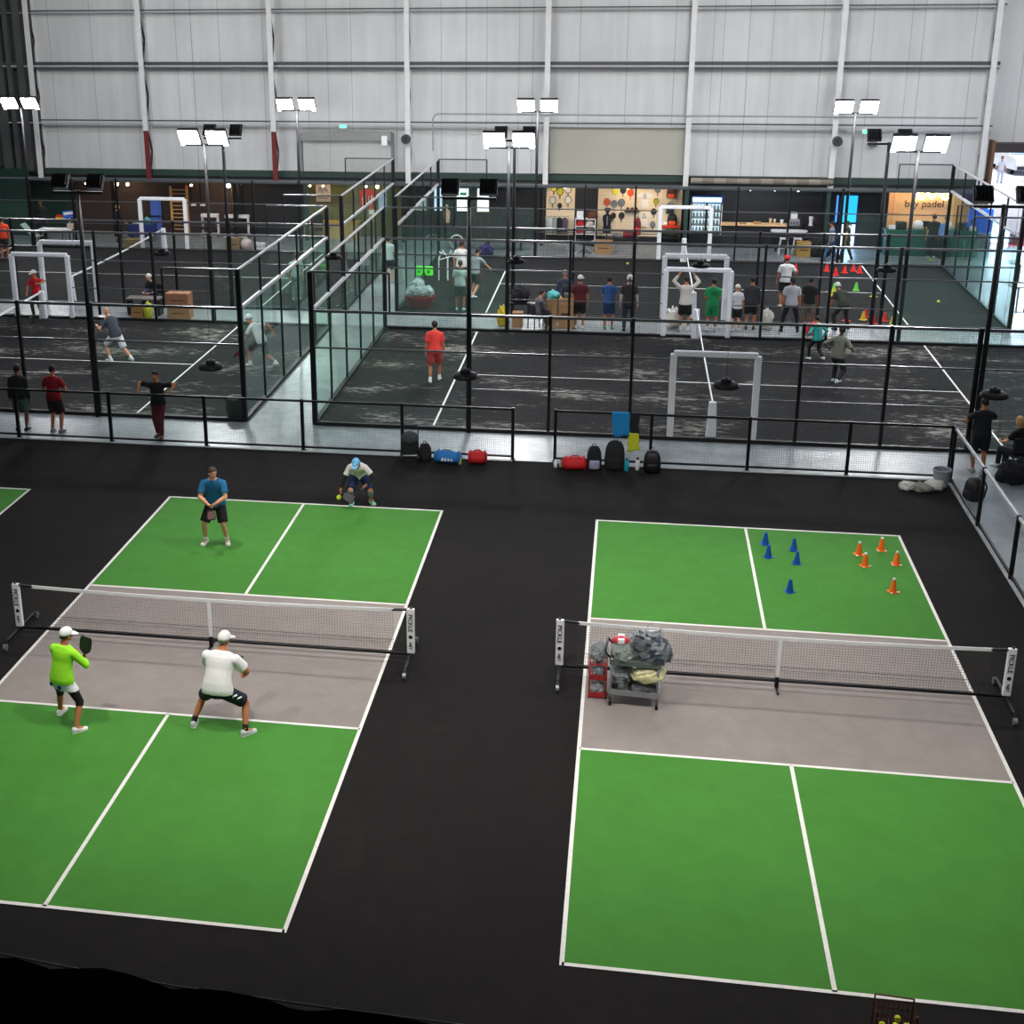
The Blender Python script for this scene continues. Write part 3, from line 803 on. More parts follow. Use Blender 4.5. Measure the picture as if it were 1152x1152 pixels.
# cloths hung on the railing
def cloth(pts, label, m, name, y=FY, drop=.6, w=.45, x=0., seed=1, z=1.3, taper=.75):
    mb = MB(); nx, nz = 12, 10; rn = random.Random(seed)
    vs = []
    for side in (-1, 1):
        rows = range(nz+1)
        for j in rows:
            for i in range(nx+1):
                u = i/nx-.5; vv = j/nz
                ww = w*(1-(1-taper)*vv)
                vs.append(V((x+u*ww+.02*vv*math.sin(9*vv), y+side*(.035+.03*vv*(1+math.sin(u*22+seed))*.5), z-vv*drop*(1 if side < 0 else .55)+.03*math.sin(u*6)*vv)))
    fs = []
    for s in (0, 1):
        o = s*(nx+1)*(nz+1)
        for j in range(nz):
            for i in range(nx):
                a = o+j*(nx+1)+i; fs.append((a, a+1, a+nx+2, a+nx+1))
    o = (nx+1)*(nz+1)
    for i in range(nx): fs.append((i, i+1, o+i+1, o+i))
    mb.add(vs, fs); ob = mb.build(name, m, smooth=True)
    sol = ob.modifiers.new('thick', 'SOLIDIFY'); sol.thickness = .008
    return tag(ob, label, 'clothing' if name != 'towel' else 'towel')
cloth(None, 'bright blue towel hung over the railing above the backpacks', mat('blue_towel', '1f7fc0', .95, scale=12), 'towel', x=.42, w=.46, drop=.58)
cloth(None, 'black jacket hung over the railing right of the blue towel', CHAR, 'jacket', x=.72, w=.24, drop=.5, seed=3)
ob = cloth(None, 'yellow green shirt dangling below the black jacket', mat('yellow_shirt', 'bcc02e', .9), 'hanging_shirt', x=.72, w=.2, drop=.42, z=.82, y=FY-.06, seed=5, taper=1.5)
# bucket, clothes, backpack at the corner
t = thing('bucket', (7.52, 16.45, 0), 'pale grey plastic bucket at the railing corner', 'bucket')
MB().lathe([(.15, 0), (.19, .38), (.205, .38), (.205, .41), (.185, .41), (.16, .05), (.01, .04)], n=20).build('pail', mat('pale_bucket', '8d9399', .5), t, smooth=False)
MB().tube([(.2*math.cos(a), -.05, .39-.16*math.sin(a)) for a in [PI*i/10 for i in range(11)]], .006, n=5).build('handle', GREY, t)
def heap(name, loc, r, m, label, cat, seed, group=None):
    o = bag(MB(), (0, 0, r[2]*.72), r, seed, .3, 22, 12).build(name, m, smooth=True, loc=loc); tag(o, label, cat, group); return o
heap('crumpled_cloth', (6.78, 16.2, 0), (.2, .15, .09), mat('white_cloth', 'd6d5d0', .9), 'crumpled white cloth on the floor, leftmost of the pile', 'clothing', 21)
heap('crumpled_cloth', (7.05, 16.1, 0), (.22, .18, .1), mat('grey_cloth', '8e8b86', .9), 'crumpled grey cloth lying between two white cloths', 'clothing', 22)
heap('crumpled_cloth', (7.32, 16.2, 0), (.2, .16, .13), mat('white_cloth', 'd6d5d0'), 'crumpled white cloth beside the bucket', 'clothing', 23)
backpack((8.06, 15.75, 0), -1.2, .42, .5, .34, BLKP, 'black backpack behind the right railing, beside the bucket', m2=CHAR)
heap('soft_bag', (9.2, 16.9, 0), (.36, .26, .3), CHAR, 'black soft bag on the walkway below the blonde person', 'bag', 24)
# ball hopper at the bottom edge
t = thing('ball_hopper', (3.58, -.52, 0), 'dark red wire ball hopper at the near baseline', 'basket', rz=-.05)
MR = mat('maroon_wire', '5a1c1c', .4, .4)
for s in (-.2, .2):
    for q in (-.13, .13): MB().tube([(s*1.0, q, 0), (s, q, .36)], .009, n=6).build('leg', MR, t)
b = MB()
for z in (.1, .2, .3):
    b.tube([(-.2, -.13, z), (.2, -.13, z), (.2, .13, z), (-.2, .13, z)], .006, n=5, closed=True)
for k in range(9): b.bar((-.2+.05*k, -.13, .1), (-.2+.05*k, -.13, .3), .005).bar((-.2+.05*k, .13, .1), (-.2+.05*k, .13, .3), .005).bar((-.2+.05*k, -.13, .1), (-.2+.05*k, .13, .1), .005)
b.build('wire_basket', MR, t)
MB().tube([(-.2, .13, .36), (.2, .13, .36)], .009, n=6).build('handle', MR, t)
k = 0
for x, y, z, lab in ((3.44, -.6, .155, 'yellow ball in the wire hopper, left end'), (3.58, -.6, .16, 'yellow ball in the wire hopper, middle'), (3.7, -.58, .155, 'yellow ball in the wire hopper, right end'), (3.62, -.48, .155, 'yellow ball in the wire hopper, behind the others')):
    ball(x, y, z, .036, lab, 'balls in the wire hopper')

# ------------------------------------------------------------------ black drape and cable on the balcony edge
pts_top = DRAPE
yb = DRAPE_Y
t = thing('drape', (0, 0, 0), 'black cloth draped over the balcony edge at the bottom left', 'drape')
mb = MB(); rows = 14; n = len(pts_top)
vs = []
for j in range(rows+1):
    for i, (x, z) in enumerate(pts_top):
        vv = j/rows
        vs.append(V((x, yb-.02-.35*min(vv*3, 1)+.05*math.sin(i*1.1)*vv, z+(.02 if j == 0 else 0)-1.6*max(0, vv-.12))))
fs = [(j*n+i, j*n+i+1, (j+1)*n+i+1, (j+1)*n+i) for j in range(rows) for i in range(n-1)]
mb.add(vs, fs); o = mb.build('cloth', mat('black_drape', '050506', 1., spec=.05, scale=4), t, smooth=True)
c = MB().tube([V(p) for p in CABLE], .0035, n=6)
tag(c.build('cable', mat('pale_cable', '4a4a4a', .5)), 'thin grey cable running along the black drape', 'cable')
# ------------------------------------------------------------------ hanging high-bay lamps over the pickleball courts (dark backs seen from above)
def highbay(x, y, label):
    z = 6.0
    t = thing('high_bay_lamp', (x, y, 0), label, 'ceiling lamp', group='high bay lamps over the courts')
    MB().lathe([(.02, z+.09), (.06, z+.085), (.07, z+.045), (.14, z+.03), (.165, z), (.165, z-.02), (.12, z-.02)], n=24).build('housing', BLKP, t, smooth=False)
    MB().tube([(0, 0, z+.08), (0, 0, 13.8)], .002, n=5).build('suspension_cable', BLK, t)
    MB().lathe([(.12, z-.022), (.001, z-.024)], n=20).build('lamp_lens', LENS, t)
    MB().ell((.0, 0, z+.1), (.016, .016, .016), nu=8, nv=6).build('ring_bolt', GREY, t)
    ld = bpy.data.lights.new('high_bay', 'AREA'); ld.shape = 'DISK'; ld.size = .26; ld.energy = 55; ld.color = lin('fffaf2')[:3]; ld.spread = 2.6
    o = bpy.data.objects.new('high_bay', ld); col.objects.link(o); o.location = (x, y, z-.04)
HB = {-8.25: ('above the man in blue shirt', 'above the lady in neon top'), -4.95: ('between the two left court players', 'above the man in white tee'),
      -1.57: ('hanging left of the corridor between courts', 'hanging over the dark corridor'), 1.69: ('hanging over the back padded door frame', 'hanging by the front padel net post'),
      4.85: ('hanging before the back service line', 'hanging beside the two people at the right corner')}
for x, (lb, la) in HB.items():
    highbay(x, 10.9, 'black high bay lamp, far row, '+lb)
    highbay(x, 3.5, 'black high bay lamp, near row, '+la)

# ------------------------------------------------------------------ things on the upper wall
t = thing('roller_shutter', (-11.85, 44.3, 0), 'grey corrugated roller shutter high on the white wall', 'shutter')
s = MB()
for k in range(24): s.bx(-1.95, 1.95, -.02-.02*(k % 2), .06, 3.02+k*.056, 3.02+(k+1)*.056)
s.build('slat_curtain', mat('shutter_grey', 'bcbdbc', .5, .2), t)
MB().bx(-2.0, 2.0, -.25, .1, 4.36, 4.74).build('roller_housing', mat('shutter_box', '8b8c8b', .6), t, bev=.03)
for x in (-2.02, 2.02): MB().bx(x-.05, x+.05, -.08, .1, 3.02, 4.7).build('guide_rail', mat('shutter_dark', '77787a', .5), t)
MB().bx(1.6, 1.85, -.32, -.2, 4.2, 4.6).build('motor_box', WHT, t)
b = MB().bx(-3.06, 2.54, 44.36, 44.42, 3.05, 5.0); o = b.build('wall_board', mat('beige_board', 'a9a79c', .8, var=.06, scale=.8)); tag(o, 'large beige board panel on the white wall above the racket shop', 'panel')
def fan(x, z, label):
    t = thing('wall_fan', (x, 43.7, z), label, 'fan', group='dark wall fans')
    MB().tube([(0, .16, 0), (0, -.06, 0)], .2, n=20).build('shroud', mat('fan_dark', '3c3e40', .5), t)
    b = MB()
    for k in range(5):
        a = k*2*PI/5; b.box((.09*math.cos(a), -.075, .09*math.sin(a)), (.16, .012, .06), M=Matrix.Rotation(-a, 3, 'Y'))
    b.ell((0, -.08, 0), .035, nu=8, nv=6); b.build('blades', BLK, t)
    g = MB()
    for r in (.06, .12, .18): g.tube([(r*math.cos(a), -.09, r*math.sin(a)) for a in [2*PI*i/18 for i in range(18)]], .005, n=4, closed=True)
    g.build('guard', GREY, t)
    MB().bx(-.03, .03, .1, .3, -.03, .03).build('bracket', BLK, t)
fan(-9.15, 4.5, 'dark round wall fan right of the roller shutter'); fan(8.6, 4.56, 'dark round wall fan above the blue lit doorway')
GRNL = emit_mat('exit_green', '35e08c', 3)
for x, z, lab in ((-11.95, 4.98, 'small green exit light above the roller shutter'), (9.75, 4.92, 'small green exit light right of the wall fan')):
    t = thing('exit_light', (x, 44.1, z), lab, 'exit light', group='green exit lights')
    MB().bx(-.16, .16, 0, .06, -.08, .08).build('case', WHT, t); MB().bx(-.13, .13, -.006, 0, -.055, .055).build('green_face', GRNL, t)
t = MB().tube([(-8.0, 43.85, 4.0), (-8.0, 43.85, 5.35), (-7.9, 43.85, 5.5), (-7.75, 43.85, 5.55), (13.9, 43.85, 5.5)], .03, n=6).build('conduit', mat('conduit_grey', '8f9193', .5)); tag(t, 'thin grey conduit running along the white wall', 'pipe')
o = MB().bx(9.95, 10.25, 44.3, 44.6, 4.3, 4.62).build('speaker', mat('speaker_grey', '5b5d60', .6), bev=.02); tag(o, 'small grey wall speaker left of the lit mast by the bay padel sign', 'speaker')
t = thing('awning', (5.7, 43.8, 2.7), 'rolled pale striped awning above the drinks counter', 'awning')
a = MB()
for k in range(12): a.tube([(-2.85+k*.475, 0, .2), (-2.85+(k+1)*.475, 0, .2)], .12, n=10, mi=k % 2)
a.build('roll', [mat('awning_pale', '8d877c', .9), mat('awning_brown', '777166', .9)], t)
MB().bx(-2.9, 2.9, .1, .2, .05, .35).build('backing_rail', BLK, t)

# ------------------------------------------------------------------ bulbs under the soffit
def bulb(x, y, z, warm, label, r=.07):
    t = thing('pendant_bulb', (x, y, z), label, 'lamp', group='small lamps under the soffit')
    MB().ell((0, 0, 0), r, nu=12, nv=8).build('bulb', WARM if warm else LENSS, t, smooth=True)
    MB().tube([(0, 0, r*.8), (0, 0, 2.66-z)], .01, n=5).bx(-.03, .03, -.03, .03, r*.7, r*1.5).build('holder', BLK, t)
LENSS = emit_mat('small_lens', 'ffffff', 8)
for px_x, z, w, lab, r in ((-24.2, 2.25, 1, 'warm bulb behind the dark floodlights at the left', .06), (-22.7, 2.25, 1, 'warm bulb left of a close pair, above the seated person', .07), (-22.2, 2.25, 1, 'warm bulb right of a close pair, above the seated person', .07),
    (-19.2, 2.25, 1, 'warm bulb right of the wooden wall bars', .06), (-17.45, 2.25, 1, 'brightest warm bulb above the fitness machines', .1), (-17.0, 2.25, 1, 'second warm bulb above the fitness machines', .09),
    (-13.7, 2.3, 1, 'warm bulb left of the white poster', .05), (-13.1, 2.3, 1, 'warm bulb over the white poster', .05), (-11.15, 2.3, 1, 'warm bulb over the red poster', .05), (-10.65, 2.3, 1, 'large warm bulb right of the red poster', .08),
    (-7.75, 2.3, 1, 'small bulb left of the middle lit notice board', .04), (.3, 2.4, 1, 'bright bulb over the hanging rackets', .06), (-2.4, 2.4, 1, 'bright bulb over the small pegboard', .06),
    (5.4, 2.4, 0, 'white downlight over the left end of the counter', .05), (6.4, 2.4, 0, 'white downlight over the counter cups', .05), (7.35, 2.4, 0, 'white downlight over the coffee machine', .06), (4.35, 2.42, 0, 'white saucer lamp beside the drinks fridge', .05)):
    bulb(px_x, 44.9, z, w, lab, r)
def spot(x, z, tx, tz, p, c='ffd9a8'):
    ld = bpy.data.lights.new('shop_spot', 'AREA'); ld.energy = p*2.6; ld.size = .5; ld.shape = 'RECTANGLE'; ld.size = 2.2; ld.size_y = .2; ld.color = lin(c)[:3]
    o = bpy.data.objects.new('shop_spot', ld); col.objects.link(o); o.location = (x, 44.3, z)
    o.rotation_euler = (V((tx, SB, tz))-V((x, 44.3, z))).to_track_quat('-Z', 'Y').to_euler()
spot(-2.5, 2.55, -2.5, 1.3, 28, 'ffe9cc'); spot(.8, 2.55, .8, 1.3, 54, 'ffe9cc'); spot(12.2, 2.5, 12.2, 1.5, 20, 'ffdcb4'); spot(-12, 2.55, -12, 1.2, 16, 'ffe9a8'); spot(-17.3, 2.5, -17.3, 1.2, 10); spot(-22.5, 2.5, -22.5, 1.2, 6); spot(5.5, 2.5, 5.5, 1, 8, 'e8f0ff')

# ------------------------------------------------------------------ racket shop
PEG = mat('pegboard', 'e8d6b8', .7, var=.06, scale=3)
for a, b_, lab in ((-3.22, -1.98, 'small lit pegboard panel with round rackets'), (-.98, 2.6, 'wide lit pegboard panel with rackets and jerseys')):
    o = MB().bx(a, b_, SB-.07, SB-.012, .25, 2.4).build('pegboard', PEG); tag(o, lab, 'display panel')
YF = SB-.1
def racket(x, z, m, label, m2=BLK, s=1.0, rz=0.):
    t = thing('padel_racket', (x, YF, z), label, 'racket', group='rackets on the pegboards')
    t.rotation_euler = (0, rz, 0)
    R = [[V((math.cos(a)*.125*s, y, .05*s+math.sin(a)*.15*s)) for a in [2*PI*i/20 for i in range(20)]] for y in (-.02, .02)]
    MB().loft(R).build('face', m, t)
    MB().tube([(math.cos(a)*.125*s, 0, .05*s+math.sin(a)*.15*s) for a in [2*PI*i/20 for i in range(20)]], .022*s, n=6, closed=True).build('rim', m2, t, smooth=True)
    MB().bar((0, 0, -.1*s), (0, 0, -.27*s), .035).build('handle', m2, t)
YEL = mat('racket_yellow', 'd3d52c', .5); GRYM = mat('racket_grey', '7e848c', .5); ORM = mat('racket_orange', 'e2542d', .5); WM = mat('racket_white', 'dcdcd6', .5); DK = mat('racket_dark', '2c2c30', .5)
for x, z, m, m2, lab, s in ((-2.9, 2.25, YEL, BLK, 'yellow racket at the top of the small pegboard', .9), (-2.63, 2.1, YEL, BLK, 'black rimmed yellow racket on the small pegboard', 1), (-2.28, 2.2, WM, DK, 'white racket with dark rim, top right of the small pegboard', 1),
    (-2.95, 1.72, WM, DK, 'white racket with brown rim, left on the small pegboard', 1), (-2.27, 1.75, WM, DK, 'white and maroon racket, right on the small pegboard', 1), (-2.63, 1.5, DK, BLK, 'small dark racket in the middle of the small pegboard', .7),
    (-.6, 1.68, ORM, GRYM, 'orange faced racket, leftmost on the wide pegboard', 1), (-.28, 1.6, GRYM, GRYM, 'grey racket second on the wide pegboard', 1), (.03, 1.66, GRYM, DK, 'dark rimmed grey racket third on the wide pegboard', 1),
    (-.25, 2.12, YEL, WM, 'pale yellow racket at the top of the wide pegboard', 1), (.08, 2.2, DK, DK, 'dark racket at the top of the wide pegboard', .9), (.4, 2.1, ORM, ORM, 'orange racket at the top of the wide pegboard', 1),
    (1.55, 2.25, GRYM, DK, 'dark grey racket high on the right of the wide pegboard', .8), (1.5, 1.75, YEL, DK, 'narrow dark racket with a yellow centre', .8), (1.42, 1.3, DK, DK, 'dark racket beside the white jersey, lower row', .85), (1.4, .75, GRYM, DK, 'dark racket low on the wide pegboard', .8),
    (-.3, 1.1, DK, DK, 'dark racket in the lower row beside the mannequin', .8), (.05, 1.1, DK, DK, 'dark racket hung upside the lower row', .9)):
    racket(x, z, m, lab, m2, s)
def jersey(x, z, m, label, w=.5, h=.62):
    t = thing('jersey', (x, YF, z), label, 'shirt', group='white jerseys on the pegboard')
    poly = [(-.25, -.5), (.25, -.5), (.25, .28), (.42, .12), (.5, .3), (.28, .5), (.1, .5), (0, .44), (-.1, .5), (-.28, .5), (-.5, .3), (-.42, .12), (-.25, .28)]
    MB().prism([(a*w*1.3, b*h) for a, b in poly], (0, 0, 0), (1, 0, 0), (0, 0, 1), (0, -1, 0), .03).build('shirt_body', m, t)
    b = MB()
    for k in range(3): b.bx(-.1+.02*k, .1-.02*k, -.036, -.03, .05+.08*k, .09+.08*k)
    b.build('chest_print', GRYM, t)
jersey(1.02, 1.85, mat('jersey_white', 'e9e7e4', .8), 'white jersey with grey chest print, upper one'); jersey(1.02, 1.0, mat('jersey_cream', 'ece2d4', .8), 'cream white jersey hung below the upper jersey')
backpack((2.13, SB-.2, 1.95), 0, .4, .46, .2, mat('black_orange', '5a2a20', .8), 'black and orange backpack at the top right of the pegboard', m2=ORM)
backpack((2.1, SB-.2, 1.28), 0, .36, .5, .2, GRYM, 'grey backpack with dark flap on the pegboard', m2=DK)
o = MB().bx(1.75, 2.55, SB-.45, SB-.06, .72, .77).bx(1.75, 2.55, SB-.47, SB-.43, .72, .82).build('display_shelf', mat('red_shelf', 'd8351f', .5)); tag(o, 'red display shelf under the hanging backpacks', 'shelf')
backpack((2.22, SB-.25, .78), 0, .42, .5, .26, BLKP, 'black backpack with orange side on the red shelf', m2=ORM)
heap('folded_clothes', (1.93, SB-.25, .78), (.12, .12, .08), WHT, 'folded white cloth on the red shelf', 'clothing', 31)
t = thing('display_table', (2.15, SB-.35, 0), 'low display table with dark green caps under the red shelf', 'table')
MB().bx(-.45, .45, -.2, .2, .28, .32).build('table_top', DK, t)
for sx in (-.4, .4):
    for sy in (-.16, .16): MB().bx(sx-.02, sx+.02, sy-.02, sy+.02, 0, .28).build('leg', DK, t)
heap('cap_pile', (2.15, SB-.35, .32), (.36, .16, .16), mat('dark_green_cap', '2f3a26', .9), 'pile of dark green caps on the low display table', 'caps', 32)
t = thing('shoe_shelf', (.48, SB-.2, 1.35), 'small wall shelf with dark shoes on the wide pegboard', 'shelf'); MB().bx(-.33, .33, -.12, .1, 0, .03).build('board', BRW, t)
for x, lab in ((.3, 'dark red shoe at the left of the small shelf'), (.5, 'dark red shoe in the middle of the small shelf'), (.68, 'dark red shoe at the right of the small shelf')):
    o = MB().ell((0, 0, .06), (.08, .12, .06)).ell((0, -.02, .1), (.06, .06, .06)).build('shoe', mat('shoe_maroon', '59262a', .6), smooth=True, loc=(x, SB-.22, 1.385)); tag(o, lab, 'shoe', 'shoes on the small shelf')
# torso mannequin, red bags
t = thing('mannequin', (-.55, SB-.5, 0), 'dark dress form with a cap and pale tie, left on the wide pegboard', 'mannequin')
MB().loft([[V((math.cos(a)*w, math.sin(a)*w*.6, z)) for a in [2*PI*i/16 for i in range(16)]] for z, w in ((.45, .16), (.6, .19), (.8, .15), (1.05, .2), (1.2, .19), (1.28, .06), (1.36, .05))]).build('torso', NAVY, t, smooth=True)
MB().ell((0, 0, 1.42), (.1, .11, .12)).build('head', BRW, t, smooth=True); MB().ell((0, -.03, 1.5), (.15, .17, .05)).build('cap', DK, t, smooth=True)
MB().tube([(0, 0, 0), (0, 0, .46)], .025, n=8).lathe([(.18, 0), (.18, .02), (.03, .05)], n=16).build('stand', BLK, t); MB().bx(-.02, .02, -.13, -.11, .8, 1.2).build('tie', GRYM, t)
backpack((.75, SB-.5, .4), 0, .3, .75, .25, mat('maroon_bag', '6b1a1e', .7), 'tall maroon racket bag hanging by the post', m2=RED)
duffel((.45, SB-.55, .28), 0, .6, .15, mat('wine_bag', '7c1c25', .7), RED, 'wine red sports bag on the display bench', 'sports bag')
t = thing('display_bench', (.1, SB-.55, 0), 'dark display bench under the hanging rackets', 'bench'); MB().bx(-.7, .75, -.2, .2, .23, .28).build('bench_top', DK, t)
for x in (-.6, .65): MB().bx(x-.03, x+.03, -.18, .18, 0, .23).build('leg', DK, t)
heap('folded_clothes', (-.1, SB-.55, .28), (.16, .12, .1), GRYM, 'grey folded clothes on the dark display bench', 'clothing', 33)
# clothes rack
t = thing('clothes_rack', (-2.7, 44.75, 0), 'chrome clothes rack in front of the small pegboard', 'rack')
for x in (-.5, .5): MB().tube([(x, -.22, .02), (x, 0, .1), (x, 0, 1.15)], .014, n=6).bar((x, -.25, .02), (x, .25, .02), .025).build('leg', GREY, t)
MB().tube([(-.5, 0, 1.15), (.5, 0, 1.15)], .014, n=6).build('hanging_rail', GREY, t)
for x, m, lab, wd_ in ((-3.02, mat('pale_jacket', 'b9c0bd', .9), 'pale grey jacket at the left of the clothes rack', .34), (-2.82, mat('grey_jacket', '8f9793', .9), 'mid grey jacket second on the clothes rack', .3), (-2.6, CHAR, 'black jacket third on the clothes rack', .32), (-2.36, mat('purple_grey', '4d4753', .9), 'dull purple jacket at the right of the clothes rack', .26)):
    t = thing('jacket', (x, 44.75, 0), lab, 'jacket', group='jackets on the clothes rack')
    MB().loft([[V((math.cos(a)*w*wd_, math.sin(a)*.09, z)) for a in [2*PI*i/14 for i in range(14)]] for z, w in ((.4, .5), (.8, .48), (1.0, .52), (1.08, .3), (1.11, .1))]).build('jacket_body', m, t, smooth=True)
    MB().tube([(0, 0, 1.1), (0, 0, 1.17)], .008, n=5).build('hanger', GREY, t)
t = thing('folding_stand', (-2.75, 42.9, 0), 'white bent tube stand in front of the clothes rack', 'stand')
MB().tube([(-.55, -.2, 0), (-.55, -.2, .35), (-.2, -.2, .42), (.3, -.2, .3), (.6, -.2, .3), (.6, -.2, 0)], .018, n=6).build('tube_frame', WHT, t, smooth=True); MB().tube([(.2, -.2, .32), (.22, .1, 0)], .018, n=6).build('leg', WHT, t); MB().tube([(-.3, -.2, .4), (-.32, .1, 0)], .018, n=6).build('leg', WHT, t)
# goods shelf between the pegboards
t = thing('goods_shelf', (-1.48, 44.8, 0), 'white goods shelf with folded red items between the pegboards', 'shelf')
for z in (.06, .4, .74, 1.05): MB().bx(-.42, .42, -.2, .2, z, z+.03).build('shelf_board', WHT, t)
for x in (-.42, .42): MB().bx(x-.015, x+.015, -.2, .2, 0, 1.08).build('side_panel', WHT, t)
k = 0
for z, wh in ((.43, 'second'), (.77, 'third')):
    for x, wx in ((-1.7, 'left'), (-1.3, 'right')):
        k += 1; heap('folded_clothes', (x, 44.75, z), (.15, .14, .12), REDF if k % 2 else mat('blush_cloth', 'd7c4c0', .9), f'folded {"red" if k % 2 else "blush"} cloth on the {wh} board of the goods shelf, {wx} end', 'clothing', 40+k)
o = MB().bx(-.14, .14, -.12, .12, 0, .3).build('carton', mat('white_carton', 'dfe3ea', .6), loc=(-1.72, 44.8, 1.085), bev=.01); tag(o, 'white carton on top of the goods shelf', 'box')
heap('gift_basket', (-1.2, 44.8, 1.085), (.2, .15, .18), mat('dark_basket', '5a3326', .8), 'dark basket with a yellow lump on top of the goods shelf', 'basket', 50)
def carton(x, y, w, d, h, label, z=0, rz=0, m=None, group=None, slot=True):
    t = thing('cardboard_box', (x, y, z), label, 'box', rz, group)
    MB().bx(-w/2, w/2, -d/2, d/2, 0, h).build('box_body', m or CARD, t, bev=.008)
    MB().bx(-w*.06, w*.06, -d/2-.004, d/2+.004, h-.002, h+.004).build('packing_tape', mat('packing_tape', 'a37f56', .3), t)
    if slot: MB().bx(-w*.3, w*.3, -d/2-.004, -d/2, h*.45, h*.52).build('hand_slot', mat('dark_print', '4a3425', .8), t)
carton(-.62, 42.55, .72, .5, .55, 'tan cardboard box on the floor in front of the racket shop')
t = thing('sling_chair', (-1.4, 42.6, 0), 'dark sling chair on white legs before the goods shelf', 'chair')
MB().loft([[V((x, y, z)) for x, y, z in ((-.4, -.25+q, .42+q*.2), (.4, -.25+q, .3+q*.25), (.4, -.21+q, .33+q*.25), (-.4, -.21+q, .45+q*.2))] for q in (0, .25, .5)]).build('sling_seat', CHAR, t)
MB().tube([(-.42, -.3, 0), (-.1, 0, .2), (.4, .3, .5)], .02, n=6).tube([(.42, -.3, 0), (.1, 0, .2), (-.4, .3, .5)], .02, n=6).build('leg_frame', WHT, t)

# ------------------------------------------------------------------ fridge and drinks counter
t = thing('drinks_fridge', (3.6, 44.75, 0), 'tall two door drinks fridge with a lit blue header', 'fridge')
b = MB().bx(-.66, .66, .28, .34, .35, 1.9).bx(-.66, -.6, -.3, .34, .35, 1.9).bx(.6, .66, -.3, .34, .35, 1.9)
b.build('cabinet', WHT, t)
MB().bx(-.68, .68, -.32, .34, 0, .55).build('base_cabinet', BLKP, t)
MB().bx(-.68, .68, -.34, .34, 1.86, 2.18).build('header', mat('fridge_blue', '1d3c78', .4), t)
MB().bx(-.6, .6, -.352, -.34, 1.92, 2.12).build('header_light', emit_mat('fridge_header', 'a8d4ff', 1.31), t)
MB().bx(-.6, .6, .26, .28, .56, 1.86).build('back_light', emit_mat('fridge_glow', 'e4f2ff', 0.65), t)
for x in (-.31, .31):
    d = MB().quad((x-.29, -.31, .57), (x+.29, -.31, .57), (x+.29, -.31, 1.85), (x-.29, -.31, 1.85)).build('glass_door', GLASS, t)
    f = MB()
    for xx in (x-.29, x+.29): f.bx(xx-.02, xx+.02, -.33, -.3, .55, 1.87)
    f.build('door_frame', BLKP, d)
for z in (.62, .93, 1.24, 1.55): MB().bx(-.58, .58, -.25, .25, z-.03, z-.01).build('wire_shelf', GREY, t)
BC = [mat('drink_'+c, c, .3) for c in ('a8cfe0', 'd9e3e6', '6fa8b8', 'd8b0a0', '8fb37f', 'c9c2e0')]
n = 0
for zi, z in enumerate((.62, .93, 1.24, 1.55)):
    for xi in range(8):
        x = 3.6-.5+xi*.142
        bm_ = bpy.data.meshes.get('drink_bottle_%d' % ((xi+zi*2) % 6)) or MB().lathe([(.045, 0), (.045, .14), (.02, .19), (.02, .22)], n=8).mesh('drink_bottle_%d' % ((xi+zi*2) % 6), BC[(xi+zi*2) % 6])
        o = bpy.data.objects.new('fridge_bottle', bm_); col.objects.link(o); o.location = (x, 44.72, z-.008)
        tag(o, 'small drink bottle on the %s shelf of the fridge, %s' % (('bottom', 'second', 'third', 'top')[zi], ('first', 'second', 'third', 'fourth', 'fifth', 'sixth', 'seventh', 'eighth')[xi]+' along'), 'bottle', 'bottles in the fridge'); n += 1
t = thing('bar_counter', (5.6, 44.6, 0), 'long dark drinks counter with a lit wooden top', 'counter')
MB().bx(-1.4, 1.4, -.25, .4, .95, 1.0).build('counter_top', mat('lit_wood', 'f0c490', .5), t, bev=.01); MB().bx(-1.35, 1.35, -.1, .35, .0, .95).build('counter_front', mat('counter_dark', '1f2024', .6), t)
MB().bx(-1.35, 1.35, -.14, -.1, .0, .1).build('kick_board', BLK, t)
for x, r, h, m, lab in ((6.28, .06, .24, mat('paper_cup', 'e2c4a2', .7), 'tall stack of paper cups on the counter'), (6.45, .045, .22, mat('cream_cup', 'e9dcc8', .7), 'thinner stack of paper cups on the counter'), (6.75, .07, .2, WHT, 'round white jar at the right end of the counter')):
    o = MB().lathe([(r*.8, 0), (r, h*.9), (r*.9, h)], n=12).build('cup_stack', m, smooth=True, loc=(x, 44.6, 1.0)); tag(o, lab, 'cups')
for x, w, h, lab in ((5.15, .3, .05, 'flat tray of snacks on the counter'), (5.75, .3, .1, 'tan carton of napkins on the counter')):
    o = MB().bx(-w/2, w/2, -.1, .1, 0, h).build('snack_carton', CARD, loc=(x, 44.6, 1.002), bev=.008); tag(o, lab, 'box')
def bar_table(x, y, label, group, r=.42, h=.92):
    t = thing('bar_table', (x, y, 0), label, 'table', group=group)
    MB().lathe([(r*.96, h-.05), (r, h-.03), (r, h-.005), (r*.97, h)], n=24).build('table_top', WHT, t)
    MB().tube([(0, 0, .02), (0, 0, h-.05)], .035, n=10).build('pole', GREY, t); MB().lathe([(r*.6, 0), (r*.6, .015), (.04, .04)], n=20).build('base', GREY, t)
def stool(x, y, label, group='white bar stools'):
    t = thing('bar_stool', (x, y, 0), label, 'stool', group=group)
    MB().bx(-.17, .17, -.15, .15, .62, .66).build('seat', WHT, t, bev=.02)
    for sx in (-1, 1):
        for sy in (-1, 1): MB().bar((sx*.13, sy*.11, .62), (sx*.2, sy*.17, 0), .03).build('leg', WHT, t)
    MB().bar((-.17, -.14, .25), (.17, -.14, .25), .025).build('foot_rest', WHT, t)
t = thing('high_table', (7.0, 43.95, 0), 'long white high table with rounded ends before the counter', 'table')
